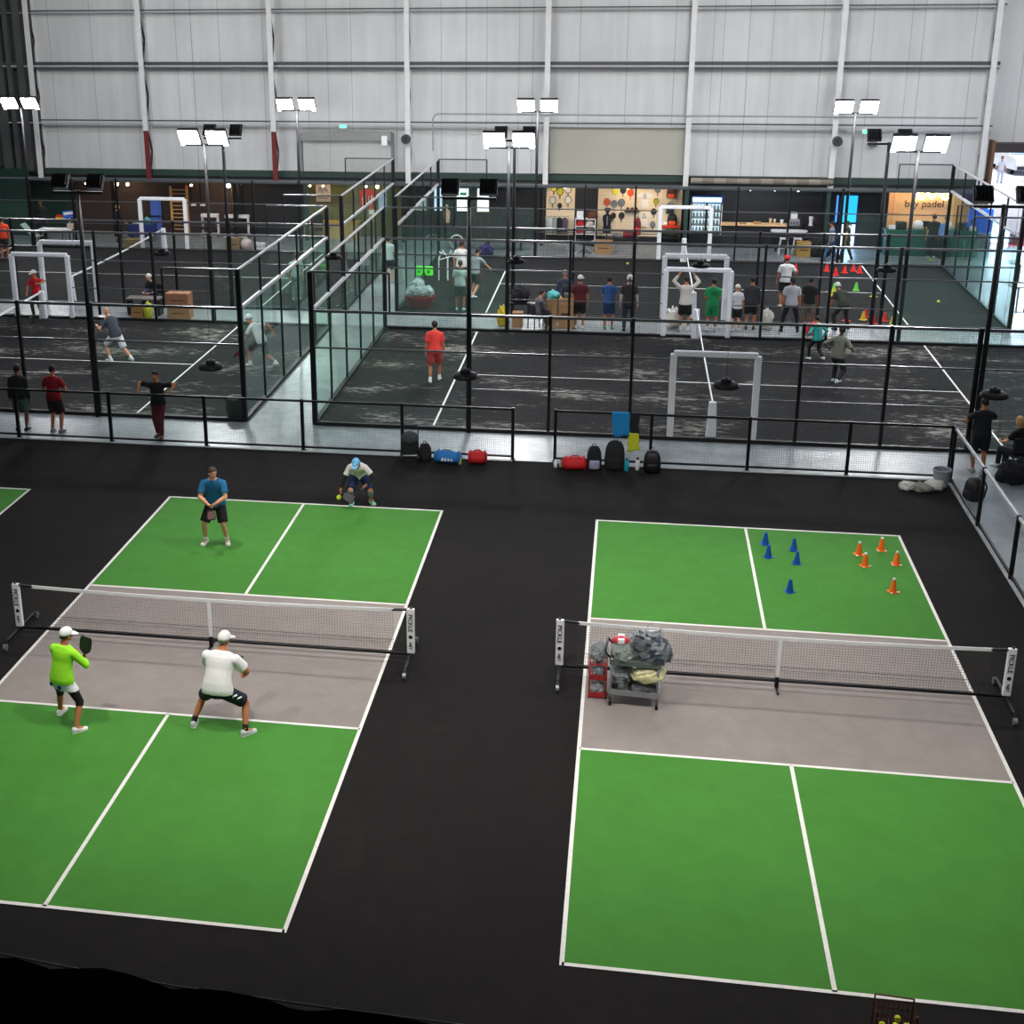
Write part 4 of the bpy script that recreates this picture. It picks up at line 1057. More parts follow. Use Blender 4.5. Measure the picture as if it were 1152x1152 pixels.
MB().prism([(-.75+.2-.2*math.sin(a), .25*math.cos(a)) for a in [PI*i/8 for i in range(9)]]+[(.75-.2+.2*math.sin(a), -.25*math.cos(a)) for a in [PI*i/8 for i in range(9)]], (0, 0, .82), (1, 0, 0), (0, 1, 0), (0, 0, 1), .05).build('table_top', WHT, t)
for x in (-.5, .5): MB().bx(x-.03, x+.03, -.15, .15, 0, .82).build('leg', BLK, t)
stool(6.75, 43.3, 'white bar stool at the left of the high table'); stool(7.3, 43.3, 'white bar stool at the right of the high table')
t = thing('coffee_machine', (7.25, 44.75, .0), 'coffee machine with white top on a dark cabinet', 'coffee machine')
MB().bx(-.3, .3, -.25, .3, 0, .95).build('cabinet', BLKP, t); MB().bx(-.24, .24, -.2, .2, .95, 1.22).build('machine_body', GREY, t, bev=.02); MB().bx(-.13, .13, -.12, .12, 1.22, 1.5).build('bean_hopper', WHT, t, bev=.03)
for x in (-.12, .0, .12): MB().tube([(x, -.2, 1.1), (x, -.28, 1.06)], .02, n=6).build('brew_head', BLK, t)
t = thing('blender', (7.95, 44.75, 0), 'small white blender on a dark plinth right of the coffee machine', 'blender'); MB().bx(-.25, .25, -.2, .25, 0, .95).build('plinth', BLKP, t); MB().lathe([(.09, .95), (.07, 1.05), (.09, 1.3), (.1, 1.32)], n=12).build('jug', WHT, t); MB().tube([(.09, 0, 1.1), (.15, 0, 1.15), (.15, 0, 1.25), (.09, 0, 1.28)], .012, n=6).build('handle', GREY, t)
carton(7.5, 42.9, .55, .45, .6, 'yellowish cardboard box left of the black bean bag', m=mat('yellow_card', 'b08e4a', .8)); heap('bean_bag', (8.15, 43.0, 0), (.45, .4, .42), CHAR, 'black bean bag beside the yellowish cardboard box', 'bean bag', 55)
# blue lit doorway
w_ = MB().quad((9.2, SB-.04, 1.02), (9.86, SB-.04, 1.02), (9.86, SB-.04, 2.15), (9.2, SB-.04, 2.15)); struct(w_, 'window_1', emit_mat('blue_daylight', '22b4f5', 0.85))
w_ = MB().quad((9.2, SB-.04, .02), (9.86, SB-.04, .02), (9.86, SB-.04, .94), (9.2, SB-.04, .94)); struct(w_, 'window_2', emit_mat('white_daylight', 'e2e8fb', 0.81))
w_ = MB().quad((9.0, SB-.04, 1.02), (9.08, SB-.04, 1.02), (9.08, SB-.04, 2.15), (9.0, SB-.04, 2.15)); struct(w_, 'window_3', emit_mat('pale_blue_daylight', '4f9df2', 0.77))
f = MB()
for x in (8.96, 9.14, 9.9): f.bx(x-.04, x+.04, SB-.08, SB, 0, 2.22)
f.bx(8.92, 9.94, SB-.08, SB, 2.16, 2.24).bx(9.1, 9.94, SB-.08, SB, .94, 1.02); struct(f, 'door_2', mat('blue_frame', '10205a', .5))
ld = bpy.data.lights.new('doorway_glow', 'AREA'); ld.energy = 40; ld.shape = 'RECTANGLE'; ld.size = .7; ld.size_y = 2; ld.color = lin('9cc8ff')[:3]
o = bpy.data.objects.new('doorway_glow', ld); col.objects.link(o); o.location = (9.5, SB-.12, 1.1); o.rotation_euler = V((0, -1, -.1)).to_track_quat('-Z', 'Y').to_euler()

# ------------------------------------------------------------------ bay padel reception
t = thing('reception_desk', (12.45, 43.7, 0), 'dark green reception desk below the bay padel sign', 'counter')
DG = mat('desk_green', '17584a', .5)
MB().bx(-1.65, 1.55, -.3, -.22, 0, 1.0).build('front_panel', DG, t); MB().bx(-1.7, 1.6, -.34, .35, 1.0, 1.05).build('desk_top', DG, t); MB().bx(-1.65, -1.55, -.22, .3, 0, 1.0).bx(1.45, 1.55, -.22, .3, 0, 1.0).build('side_panel', DG, t)
t = thing('wall_sign', (12.65, SB-.03, 1.9), 'bay padel sign with glowing looped emblem on the tan wall', 'sign')
NEON = emit_mat('neon_warm', 'fff0c0', 9)
nb = MB()
def loopc(cx, cz, r, a0, a1): return [(cx+r*math.cos(a0+(a1-a0)*i/14), -.05, cz+r*math.sin(a0+(a1-a0)*i/14)) for i in range(15)]
nb.tube(loopc(-.28, .3, .14, .9, 5.2), .03, n=6); nb.tube([(-.16, -.05, .17), (-.05, -.05, .4), (.03, -.05, .42), (.12, -.05, .2), (.2, -.05, .18), (.34, -.05, .42)], .03, n=6)
nb.tube([(.44, -.05, .42), (.6, -.05, .2)], .03, n=6); nb.tube(loopc(.72, .3, .14, 0, 6.28), .03, n=6)
nb.build('neon_emblem', NEON, t, smooth=True)
text('lettering', 'bay padel', .42, mat('brown_letters', '3a2113', .6), t, face_m((-.1, -.03, -.06), (1, 0, 0), (0, 0, 1)), ext=.012)
MB().bx(-.75, .7, -.01, .02, -.25, .5).build('backing', MATS['tan_reception_wall'], t)
o = MB().lathe([(.16, 0), (.2, .2), (.18, .3), (.08, .36), (.01, .37)], n=16).build('white_bucket', WHT, smooth=True, loc=(12.05, 43.65, 1.06)); tag(o, 'white round tub standing on the green reception desk', 'tub')
t = thing('monitor', (12.35, 43.75, 1.05), 'black monitor on the green reception desk, right of the white tub', 'monitor'); MB().bx(-.18, .18, -.02, .02, .1, .34).build('screen', BLKP, t); MB().bx(-.03, .03, -.02, .02, 0, .12).bx(-.1, .1, -.06, .06, 0, .015).build('stand', BLKP, t)
o = MB().bx(-.12, .12, -.1, .1, 0, .16).build('printer', WHT, loc=(11.05, 43.65, 1.055), bev=.02); tag(o, 'small white receipt printer at the left end of the green desk', 'printer')
o = MB().bx(-.2, .2, -.16, .16, 0, .3).build('till', BLKP, loc=(11.4, 43.7, 1.055), bev=.02); tag(o, 'black till beside the white receipt printer', 'till')
t = thing('advert_board', (14.35, 43.35, 0), 'blue advert board above a pale cabinet by the open door', 'board')
MB().bx(-.48, .48, -.02, .02, 1.02, 1.98).build('blue_board', emit_mat('board_blue_glow', '1b63e6', 0.85), t); MB().bx(-.5, .5, -.03, .35, 0, 1.0).build('pale_cabinet', mat('pale_cabinet', 'a3b3c4', .5), t)  # blue board glows in its material to look brighter, not a lit sign
for x in (-.18, .18): MB().bx(x-.006, x+.006, -.036, -.03, .03, .97).build('door_gap', GRYM, t)
bar_table(13.55, 34.0, 'round white bar table nearest the dark cage post at the right', 'round white tables at the right'); bar_table(14.6, 37.9, 'round white bar table farther back at the right', 'round white tables at the right')
t = thing('dark_chair', (13.95, 33.6, 0), 'dark chair half cut by the right picture edge, beside a round table', 'chair')
MB().bx(-.22, .22, -.22, .22, .44, .48).build('seat', DK, t); MB().bx(-.22, .22, .2, .24, .5, .9).build('backrest', DK, t)
for sx in (-.2, .2):
    for sy in (-.2, .2): MB().bx(sx-.02, sx+.02, sy-.02, sy+.02, 0, .44 if sy < 0 else .9).build('leg', DK, t)

# ------------------------------------------------------------------ left part of the shop front
t = thing('sign_stand', (-23.95, 42.2, 0), 'blue tilted sign on a white pole', 'sign'); MB().tube([(0, 0, 0), (0, 0, 1.2)], .02, n=8).lathe([(.2, 0), (.2, .02), (.02, .05)], n=16).build('pole', WHT, t)
p = MB().box((0, -.03, 1.3), (.56, .03, .32), M=Matrix.Rotation(-.12, 3, 'Y')).build('sign_panel', mat('sign_blue', '2a66c4', .5), t); MB().box((0, -.05, 1.35), (.46, .01, .12), M=Matrix.Rotation(-.12, 3, 'Y')).build('white_stripe', WHT, p)
t = thing('sun_hat_stand', (-24.45, 42.4, 0), 'red and yellow striped board left of the blue sign', 'sign'); MB().tube([(0, 0, 0), (0, 0, 1.05)], .02, n=6).lathe([(.18, 0), (.18, .02), (.02, .05)], n=14).build('pole', BLK, t)
MB().prism([(-.24, 0), (.24, 0), (.22, .1), (-.22, .1)], (0, -.03, 1.02), (1, 0, 0), (0, 0, 1), (0, 1, 0), .03).build('yellow_band', mat('band_yellow', 'e8c52e', .5), t); MB().prism([(-.22, .1), (.22, .1), (.14, .22), (-.16, .22)], (0, -.03, 1.02), (1, 0, 0), (0, 0, 1), (0, 1, 0), .03).build('red_band', mat('band_red', 'cf3a22', .5), t)
t = thing('long_table', (-24.4, 41.75, 0), 'long white topped table at the far left', 'table'); MB().bx(-.75, .75, -.25, .25, .7, .74).build('table_top', WHT, t)
for sx in (-.68, .68):
    for sy in (-.2, .2): MB().bx(sx-.02, sx+.02, sy-.02, sy+.02, 0, .7).build('leg', BLK, t)
o = MB().bx(-.14, .14, -.1, .1, 0, .22).build('carton', mat('cream_carton', 'cfc3ae', .7), loc=(-23.72, 41.75, .742), bev=.01); tag(o, 'cream carton at the right end of the long white table', 'box')
t = thing('deck_chair', (-25.55, 41.6, 0), 'pale green reclined deck chair at the far left', 'chair'); MB().bar((-.35, 0, .95), (.1, 0, .5), .5, .04).build('backrest', mat('pale_green_cloth', 'a9bfb6', .9), t); MB().bx(.05, .5, -.25, .25, .42, .46).build('seat', mat('pale_green_cloth', 'a9bfb6'), t)
for sx in (.08, .46):
    for sy in (-.22, .22): MB().bx(sx-.015, sx+.015, sy-.015, sy+.015, 0, .43).build('leg', GREY, t)
t = thing('cloth_table', (-21.0, 43.2, 0), 'table under a dark blue cloth with papers beside the blue pad', 'table'); MB().bx(-.55, .55, -.3, .3, .72, .75).build('table_top', WHT, t); MB().bx(-.57, .57, -.32, .32, .25, .757).build('table_cloth', mat('blue_cloth', '26336e', .9), t)
for sx in (-.5, .5): MB().bx(sx-.02, sx+.02, -.25, .25, 0, .3).build('leg', GREY, t)
heap('paper_pile', (-21.25, 43.15, .76), (.16, .12, .08), WHT, 'heap of white papers on the blue table cloth', 'papers', 61); heap('teal_bag', (-20.75, 43.2, .76), (.15, .12, .16), mat('teal_cloth', '5fa3a6', .9), 'teal bag on the blue table cloth', 'bag', 62)
carton(-20.9, 41.75, .7, .45, .36, 'low tan cardboard box in front of the blue table cloth', m=mat('olive_card', '8f7d5c', .9))
t = thing('leaning_pad', (-20.95, 44.9, 0), 'tall blue exercise pad leaning against the shop wall', 'mat'); MB().box((0, 0, .86), (.5, .1, 1.72), M=Matrix.Rotation(-.08, 3, 'X')).build('pad', mat('pad_blue', '3f5fae', .7), t, bev=.02); MB().bx(-.25, .25, -.09, -.07, .8, .86).build('pad_strap', NAVY, t)
t = thing('wall_bars', (-19.9, 45.15, 0), 'wooden gymnastic wall bars behind the white padded frame', 'wall bars')
for x in (-.38, .38): MB().bx(x-.04, x+.04, -.06, .1, 0, 2.15).build('upright', WOOD, t)
for k in range(11): MB().tube([(-.38, -.03, .2+k*.18), (.38, -.03, .2+k*.18)], .022, n=8).build('rung', WOOD, t)
MB().bar((.38, -.05, 2.1), (.5, -.3, 2.25), .08).build('top_bracket', ORM, t)
def machine(x, y, label, seat=True, w=.8):
    t = thing('fitness_machine', (x, y, 0), label, 'gym machine', group='white fitness machines')
    MB().bx(-w/2, w/2, -.25, .3, .05, .18).build('base_frame', WHT, t, bev=.02)
    for s in (-1, 1): MB().bx(s*w*.45-.04, s*w*.45+.04, .15, .28, .1, 1.0).build('side_column', WHT, t, bev=.01)
    MB().bx(-w/2, w/2, .1, .3, .88, 1.02).build('top_bar', WHT, t); MB().bx(-w*.4, w*.4, -.05, .25, .62, .72).build('console', BLKP, t, bev=.02); MB().bx(-w*.42, w*.42, -.25, .1, .38, .46).build('seat_pad', CHAR, t, bev=.02)
machine(-18.3, 44.4, 'white fitness machine at the left of the pair'); machine(-17.0, 44.3, 'wider white fitness machine at the right of the pair', w=1.1)
t = thing('cable_column', (-17.25, 45.1, 0), 'beige lit cable column behind the fitness machines', 'gym machine'); MB().bx(-.1, .1, -.08, .1, 1.0, 2.2).build('column', mat('beige_col', 'c8bfa5', .6), t); MB().bar((0, -.05, 2.15), (.4, -.1, 2.3), .05).build('arm', mat('beige_col', 'c8bfa5'), t); MB().bx(-.14, .14, -.1, .14, 0, 1.0).build('stack_cover', DK, t)
t = thing('hanging_bars', (-19.05, 44.9, 0), 'black suspended dip bars right of the wooden wall bars', 'gym machine')
for x in (-.18, .25): MB().bar((x, 0, 1.35), (x, 0, 2.65), .05).build('hanger', BLK, t); MB().bx(x-.02, x+.2, -.05, .05, 1.32, 1.4).build('grip', WHT, t)
o = MB().ell((0, 0, .26), .26, nu=18, nv=12).build('exercise_ball', mat('pink_ball', 'c9b8b2', .5), smooth=True, loc=(-15.75, 41.55, 0)); tag(o, 'pale pink exercise ball on the floor behind the back cage', 'ball')
carton(-16.35, 41.7, .6, .4, .5, 'olive cardboard box left of the exercise ball', m=mat('olive_card', '8f7d5c')); carton(-15.2, 41.75, .4, .3, .3, 'small white carton right of the exercise ball', m=mat('white_carton', 'dfe3ea'))
def poster(x, z, w, h, m, label, body=None, cat='poster'):
    t = thing('poster', (x, SB-.02, z), label, cat); MB().bx(-w/2, w/2, -.012, .012, -h/2, h/2).build('sheet', m, t)
    return t
t = poster(-13.2, 1.92, .66, .76, mat('poster_white', 'e8d6d0', .8), 'white poster with a dark line drawing on the olive wall')
MB().bx(-.22, .22, -.02, -.013, -.24, -.21).build('caption_bar', DK, t); d = MB()
for k in range(7): d.box((-.2+.065*k, -.016, .14+.05*math.sin(k*2)), (.04, .006, .22), M=Matrix.Rotation(.5*math.sin(k*3), 3, 'Y'))
d.build('drawing', GRYM, t)
t = poster(-11.2, 1.68, .66, .86, mat('poster_red', 'd83a30', .8), 'red poster with white brush strokes on the olive wall'); d = MB()
for k, (x, z, h) in enumerate(((-.2, -.08, .36), (-.06, -.02, .5), (.07, -.05, .42), (.2, 0, .36))): d.bx(x-.025, x+.025, -.02, -.013, z-h/2, z+h/2)
d.build('brush_stroke', mat('stroke_white', 'f0d8d4', .8), t)
o = MB().bx(-.17, .17, -.012, .012, -.1, .1).build('notice', WHT, loc=(-10.95, SB-.03, 1.1)); tag(o, 'small white notice below the red poster', 'notice')
for x, w, lab, e in ((-8.0, .36, 'narrow lit blue white notice board, leftmost of three', 'b8d0fa'), (-6.9, .52, 'lit notice board with a green mark, middle of three', 'eefaf8'), (-6.0, .5, 'lit notice board in a wooden frame, rightmost of three', 'eaf2fb')):
    t = thing('notice_board', (x, SB-.03, 1.72), lab, 'notice board', group='lit notice boards'); MB().bx(-w/2-.03, w/2+.03, -.01, .03, -.53, .53).build('frame', WOOD if x > -6.5 else BLK, t); MB().bx(-w/2, w/2, -.016, -.01, -.5, .5).build('lit_sheet', emit_mat('sheet_'+e, e, .7), t)
    if x == -6.9: MB().bx(-.12, .16, -.02, -.016, .2, .32).build('green_mark', mat('mark_green', '2fae86', .6), t)
t = thing('pale_cabinet', (-12.75, 44.8, 0), 'long pale wooden counter under the posters', 'counter'); MB().bx(-1.2, 1.25, -.25, .3, 0, .72).build('cabinet_body', mat('pale_ply', 'b89a68', .7), t); MB().bx(-1.23, 1.28, -.28, .3, .72, .76).build('counter_top', mat('orange_wood', 'd09a48', .5), t)
for x in (-.6, 0, .6): MB().bx(x-.006, x+.006, -.256, -.25, .03, .7).build('door_gap', DK, t)
t = thing('office_chair', (-13.3, 44.3, 0), 'dark office chair before the pale wooden counter', 'chair'); MB().bx(-.24, .24, -.22, .22, .45, .52).build('seat', CHAR, t, bev=.03); MB().bx(-.24, .24, .2, .26, .6, 1.1).build('backrest', CHAR, t, bev=.03); MB().tube([(0, 0, .06), (0, 0, .45)], .03, n=8).build('column', GREY, t); b = MB()
for k in range(5): b.bar((0, 0, .07), (.28*math.cos(k*1.257), .28*math.sin(k*1.257), .04), .04)
b.build('star_base', BLK, t)
t = thing('clothes_form', (-7.55, 44.9, 0), 'pale dress form right of the narrow lit notice board', 'mannequin'); MB().loft([[V((math.cos(a)*w, math.sin(a)*w*.6, z)) for a in [2*PI*i/14 for i in range(14)]] for z, w in ((.75, .12), (.95, .13), (1.2, .15), (1.3, .13), (1.35, .04), (1.42, .04))]).build('torso', mat('beige_form', 'c9ad92', .8), t, smooth=True); MB().tube([(0, 0, 0), (0, 0, .76)], .025, n=8).lathe([(.16, 0), (.16, .02), (.03, .04)], n=14).build('stand', BLK, t); MB().ell((0, 0, 1.48), (.07, .08, .1)).build('head', mat('beige_form', 'c9ad92'), t, smooth=True)
o = MB().tube([(.28*math.cos(a), 0, .3+.28*math.sin(a)) for a in [2*PI*i/24 for i in range(24)]], .035, n=8, closed=True).build('white_hoop', WHT, smooth=True, loc=(-6.85, 42.9, 0)); tag(o, 'white hoop standing on the floor below the notice boards', 'hoop')
t = thing('long_bench', (-5.5, 42.9, 0), 'low brown bench below the lit notice boards', 'bench'); MB().bx(-1.6, 1.6, -.2, .2, .36, .42).build('bench_top', mat('brown_bench', '6b5240', .7), t)
for x in (-1.4, 0, 1.4): MB().bx(x-.04, x+.04, -.18, .18, 0, .36).build('leg', DK, t)

# ------------------------------------------------------------------ things on the walkways and courts
carton(-14.62, 29.55, .78, .5, .42, 'lower cardboard box of a stack of two beside the left cage', rz=.03); carton(-14.64, 29.55, .8, .5, .46, 'upper cardboard box of a stack of two, with red print', z=.43, rz=.0, m=mat('red_card', 'a8775a', .85))
carton(-3.1, 29.75, .34, .34, .5, 'small tan box beside the dark mast on the walkway', slot=False); carton(-1.98, 29.75, .34, .4, .98, 'tall narrow tan box left of the box with a backpack on it', slot=False); carton(-1.52, 29.85, .5, .45, 1.0, 'tall tan box with a black backpack on it')
backpack((-1.5, 29.85, 1.0), .2, .36, .44, .24, BLKP, 'black backpack lying on the tall tan box', m2=mat('grey_patch', '6e7076', .8)); heap('teal_bowl', (-1.95, 29.75, .98), (.2, .17, .14), mat('teal_plastic', '58b6b8', .4), 'turquoise bundle on the tall narrow box', 'bag', 71)
heap('yellow_bag', (-3.62, 29.75, 0), (.13, .12, .36), mat('yellow_bag', 'd5b21a', .6), 'bright yellow bag on the walkway left of the small tan box', 'bag', 72)
t = thing('folding_table', (-2.72, 29.7, 0), 'black folding table with clutter behind the seated person', 'table'); MB().bx(-.75, .5, .1, .4, .72, .76).build('table_top', BLK, t)
for x in (-.7, .45): MB().bar((x, .12, 0), (x, .38, .72), .03).bar((x, .38, 0), (x, .12, .72), .03).build('leg', BLK, t)
heap('dark_bag', (-3.05, 29.95, .765), (.3, .14, .3), CHAR, 'dark bag heaped on the black folding table', 'bag', 73)
t = thing('low_table', (-15.9, 29.9, 0), 'dark low table with papers behind the lunging player at the left', 'table'); MB().bx(-.7, .5, -.25, .25, .55, .6).build('table_top', mat('grey_top', '6e6a66', .6), t)
for x in (-.65, .45): MB().bx(x-.03, x+.03, -.22, .22, 0, .55).build('leg', BLK, t)
carton(-16.1, 29.5, .42, .3, .4, 'orange brown box with a yellow end under the low dark table', m=mat('orange_card', 'a97f4a', .8)); heap('yellow_pouch', (-15.72, 29.4, 0), (.14, .1, .3), mat('lime_bag', 'c9cf3a', .6), 'lime yellow pouch in front of the low dark table', 'bag', 74)
heap('trash_bag', (1.95, 30.2, 0), (.22, .2, .36), mat('white_bag', 'd3cfc6', .5), 'white bag on the walkway left of the raised arms man', 'bag', 75); heap('trash_bag', (4.95, 30.4, 0), (.18, .18, .36), mat('white_bag', 'd3cfc6'), 'white bag on the walkway right of the dark hoodie person', 'bag', 76); heap('red_sack', (6.35, 29.9, 0), (.26, .2, .2), mat('pink_red', 'd9384e', .7), 'pinkish red sack on the walkway beside the child in teal', 'bag', 77)
# red tub of wrapped balls
t = thing('ball_tub', (-6.75, 32.15, 0), 'round red tub heaped with clear wrapped balls', 'tub'); MB().lathe([(.4, 0), (.52, .3), (.54, .42), (.5, .42), (.38, .05), (.01, .04)], n=24).build('tub', mat('tub_red', '8c2228', .5), t, smooth=False)
for k, (x, y, z, lab) in enumerate(((-7.0, 32.1, .38, 'clear wrapped bag on the left of the red tub'), (-6.72, 32.0, .42, 'clear wrapped bag in the middle of the red tub'), (-6.5, 32.2, .38, 'clear wrapped bag on the right of the red tub'), (-6.85, 32.35, .6, 'clear wrapped bag on top of the heap in the red tub'))):
    bundle('clear_bag', (x, y, z), (.22, .2, .2), mat('pale_wrap', 'aebfbe', .2, bump=.5, scale=10), lab, 'bag', 80+k, group='bags in the red tub')
GL = mat('lime_block_glow', '4fe03a', .5, emit=.4)  # glow put into the block colour, the blocks are no lamps
for x, lab in ((-7.62, 'lime green target block on the left of two'), (-7.22, 'lime green target block on the right of two')):
    t = thing('target_block', (x, 37.4, 0), lab, 'target', group='lime green target blocks'); MB().bx(-.15, .15, -.12, .12, 0, .34).build('block', GL, t, bev=.03); MB().bx(-.05, .05, -.126, -.12, .1, .22).build('hole', mat('lime_dark', '2c8a22', .6), t)
t = thing('folding_rack', (-6.25, 36.6, 0), 'white tubular folding rack behind two players', 'rack')
for s, (x0, x1) in enumerate(((-.45, -.15), (-.1, .1), (.15, .5))): MB().tube([(x0, -.1, 0), (x0, -.1, .85), ((x0+x1)/2, 0, 1.15), (x1, .1, .85), (x1, .1, 0)], .022, n=6).build('tube_frame', WHT, t)
MB().tube([(-.45, -.1, .8), (.5, .1, 1.05)], .018, n=6).tube([(-.45, -.1, 1.1), (.5, .1, .75)], .018, n=6).build('cross_tube', WHT, t)
heap('purple_bag', (-5.45, 41.6, 0), (.3, .22, .26), mat('purple_cloth', '45307c', .8), 'purple bag on the floor behind the back cage', 'bag', 78)
o = MB().lathe([(.22, 0), (.26, .06), (.27, .44), (.25, .5), (.2, .5), (.19, .1), (.01, .08)], n=6).build('hexagon_bin', BLKP, loc=(-9.62, 19.3, .016)); tag(o, 'black hexagonal bin in the corner of the left cage', 'bin')

# ------------------------------------------------------------------ outside: a parked car
t = thing('car', (22.75, 70.6, 0), 'white car parked outside the open door, front towards the hall', 'car', rz=.12)
CARW = mat('car_white', 'f2f3f7', .3); CARD_ = mat('car_dark', '2c3038', .3)
R = []
for y, zb, zt, w in ((-2.25, .45, .78, .82), (-2.1, .3, .95, .92), (-1.2, .28, 1.05, .95), (0, .28, 1.08, .96), (1.6, .28, 1.08, .95), (2.2, .35, 1.0, .85)):
    R.append([V((-w, y, zb)), V((w, y, zb)), V((w*1.02, y, (zb+zt)/2)), V((w*.94, y, zt)), V((-w*.94, y, zt)), V((-w*1.02, y, (zb+zt)/2))])
MB().loft(R).build('body', CARW, t, bev=.06)
R = [[V((-w, y, z)), V((w, y, z)), V((w*.82, y+dy, z2)), V((-w*.82, y+dy, z2))] for y, dy, z, z2, w in ((-1.15, .6, 1.03, 1.66, .88), (1.9, -.3, 1.03, 1.66, .88))]
MB().loft(R).build('cabin', CARW, t, bev=.05)
MB().add([(-.8, -1.13, 1.1), (.8, -1.13, 1.1), (.68, -.6, 1.6), (-.68, -.6, 1.6)], [(0, 1, 2, 3)]).build('windscreen', mat('windscreen', '9fc3e6', .1), t)
for x in (-.62, .62): MB().bx(x-.2, x+.2, -2.28, -2.2, .68, .8).build('headlight', LENSS, t)
MB().bx(-.8, .8, -2.29, -2.22, .34, .52).build('lower_grille', CARD_, t); MB().bx(-.4, .4, -2.3, -2.2, .58, .68).build('upper_grille', CARD_, t); MB().bx(-.2, .2, -2.31, -2.28, .42, .52).build('number_plate', mat('plate', 'd8c98a', .5), t)
for x in (-.82, .82):
    for y in (-1.4, 1.4): MB().tube([(x-.1, y, .33), (x+.1, y, .33)], .33, n=20).build('wheel', BLKP, t)
# ------------------------------------------------------------------ people
def remesh(mb, vox, smooth=3):
    """fuse overlapping closed shapes into one continuous skin"""
    me = mb.mesh('tmp', [])
    o = bpy.data.objects.new('tmp', me); col.objects.link(o)
    m = o.modifiers.new('r', 'REMESH'); m.mode = 'VOXEL'; m.voxel_size = vox
    if smooth:
        s = o.modifiers.new('s', 'SMOOTH'); s.factor = .5; s.iterations = smooth
    dg = bpy.context.evaluated_depsgraph_get(); dg.update()
    ev = o.evaluated_get(dg); em = ev.to_mesh()
    vs = [v.co.copy() for v in em.vertices]; fs = [tuple(p.vertices) for p in em.polygons]
    ev.to_mesh_clear(); bpy.data.objects.remove(o); bpy.data.meshes.remove(me)
    r = MB(); r.add(vs, fs); return r

def smoothstep(a, b, x):
    t = max(0, min(1, (x-a)/(b-a))); return t*t*(3-2*t)

# head template, centre at origin, facing +y
hm = MB()
hm.ell((0, -.012, .03), (.076, .095, .088), nu=16, nv=12).ell((0, .022, -.03), (.06, .07, .082), nu=14, nv=10)
hm.ell((0, .05, -.078), (.034, .034, .03)).ell((0, .096, -.012), (.012, .022, .022)).ell((0, .092, .008), (.009, .014, .03)).ell((0, .06, .045), (.055, .03, .018))
for s in (-1, 1): hm.ell((s*.078, -.005, -.005), (.012, .022, .034))
hm.tube([(0, -.02, -.06), (0, -.03, -.15)], [.05, .05], n=12)
HEAD = remesh(hm, .0085, 2)
def hand_t(curl):
    """right hand, wrist at origin, fingers along -z, palm facing -x (thumb forward +y)"""
    h = MB(); h.ell((0, 0, -.05), (.017, .042, .052), nu=12, nv=8)
    for k, (y, l) in enumerate(((.031, .072), (.0105, .08), (-.0105, .074), (-.031, .058))):
        p = V((0, y, -.092)); a = .15; pts = [p+V((0, 0, .02)), p]
        for sg, fr in ((0, .42), (1, .33), (2, .25)):
            a += curl*(.9 if sg == 0 else 1.1); p = p+V((-math.sin(a), 0, -math.cos(a)))*l*fr; pts.append(p)
        h.tube(pts, [.0095, .0095, .0088, .008, .0065], n=6)
    b = V((-.006, .034, -.03)); h.tube([b, b+V((-.012, .026, -.022)), b+V((-.025, .036, -.048)), b+V((-.034, .036, -.068))], [.013, .0115, .01, .008], n=6)
    h.tube([(0, 0, .02), (0, 0, -.03)], [.026, .03], n=8)
    return h
HAND = {c: remesh(hand_t(v), .0055, 1) for c, v in (('relax', .28), ('grip', .95))}

def ik(a, t, l1, l2, pole):
    a, t, pole = V(a), V(t), V(pole)
    d = t-a; L = d.length
    mx_ = (l1+l2)*.998
    if L > mx_: t = a+d*(mx_/L); d = t-a; L = mx_
    L = max(L, abs(l1-l2)*1.02+1e-4)
    u = d.normalized(); c = (l1*l1-l2*l2+L*L)/(2*L); h = math.sqrt(max(0, l1*l1-c*c))
    p = pole-u*pole.dot(u)
    p = p.normalized() if p.length > 1e-5 else u.orthogonal().normalized()
    return a+u*c+p*h, t

SKIN = {'light': mat('skin_light', 'd79c7e', .55, var=.06), 'tan': mat('skin_tan', 'b9764f', .55, var=.06), 'brown': mat('skin_brown', '7d4c34', .55, var=.06), 'dark': mat('skin_dark', '4b2f24', .55, var=.06)}
EYEW = mat('eye_white', 'e8e4df', .3); EYED = mat('eye_dark', '1c1512', .3); LIP = mat('lip', '9a5548', .5)
HAIR = {'brown': mat('hair_brown', '3f2c20', .7, scale=40), 'black': mat('hair_black', '15120f', .6, scale=40), 'blond': mat('hair_blond', 'b28d5c', .6, scale=40), 'grey': mat('hair_grey', '8c8782', .7, scale=40)}
FAB = {}
def fab(h):
    if h not in FAB: FAB[h] = mat('fabric_'+h, h, .85, var=.1, scale=9)
    return FAB[h]

TORSO = ((.80, .115, .085), (.86, .160, .108), (.93, .170, .118), (1.02, .155, .108), (1.12, .140, .098), (1.22, .150, .104), (1.32, .168, .112), (1.39, .178, .108), (1.435, .168, .092), (1.475, .105, .07), (1.51, .056, .056), (1.57, .052, .055))

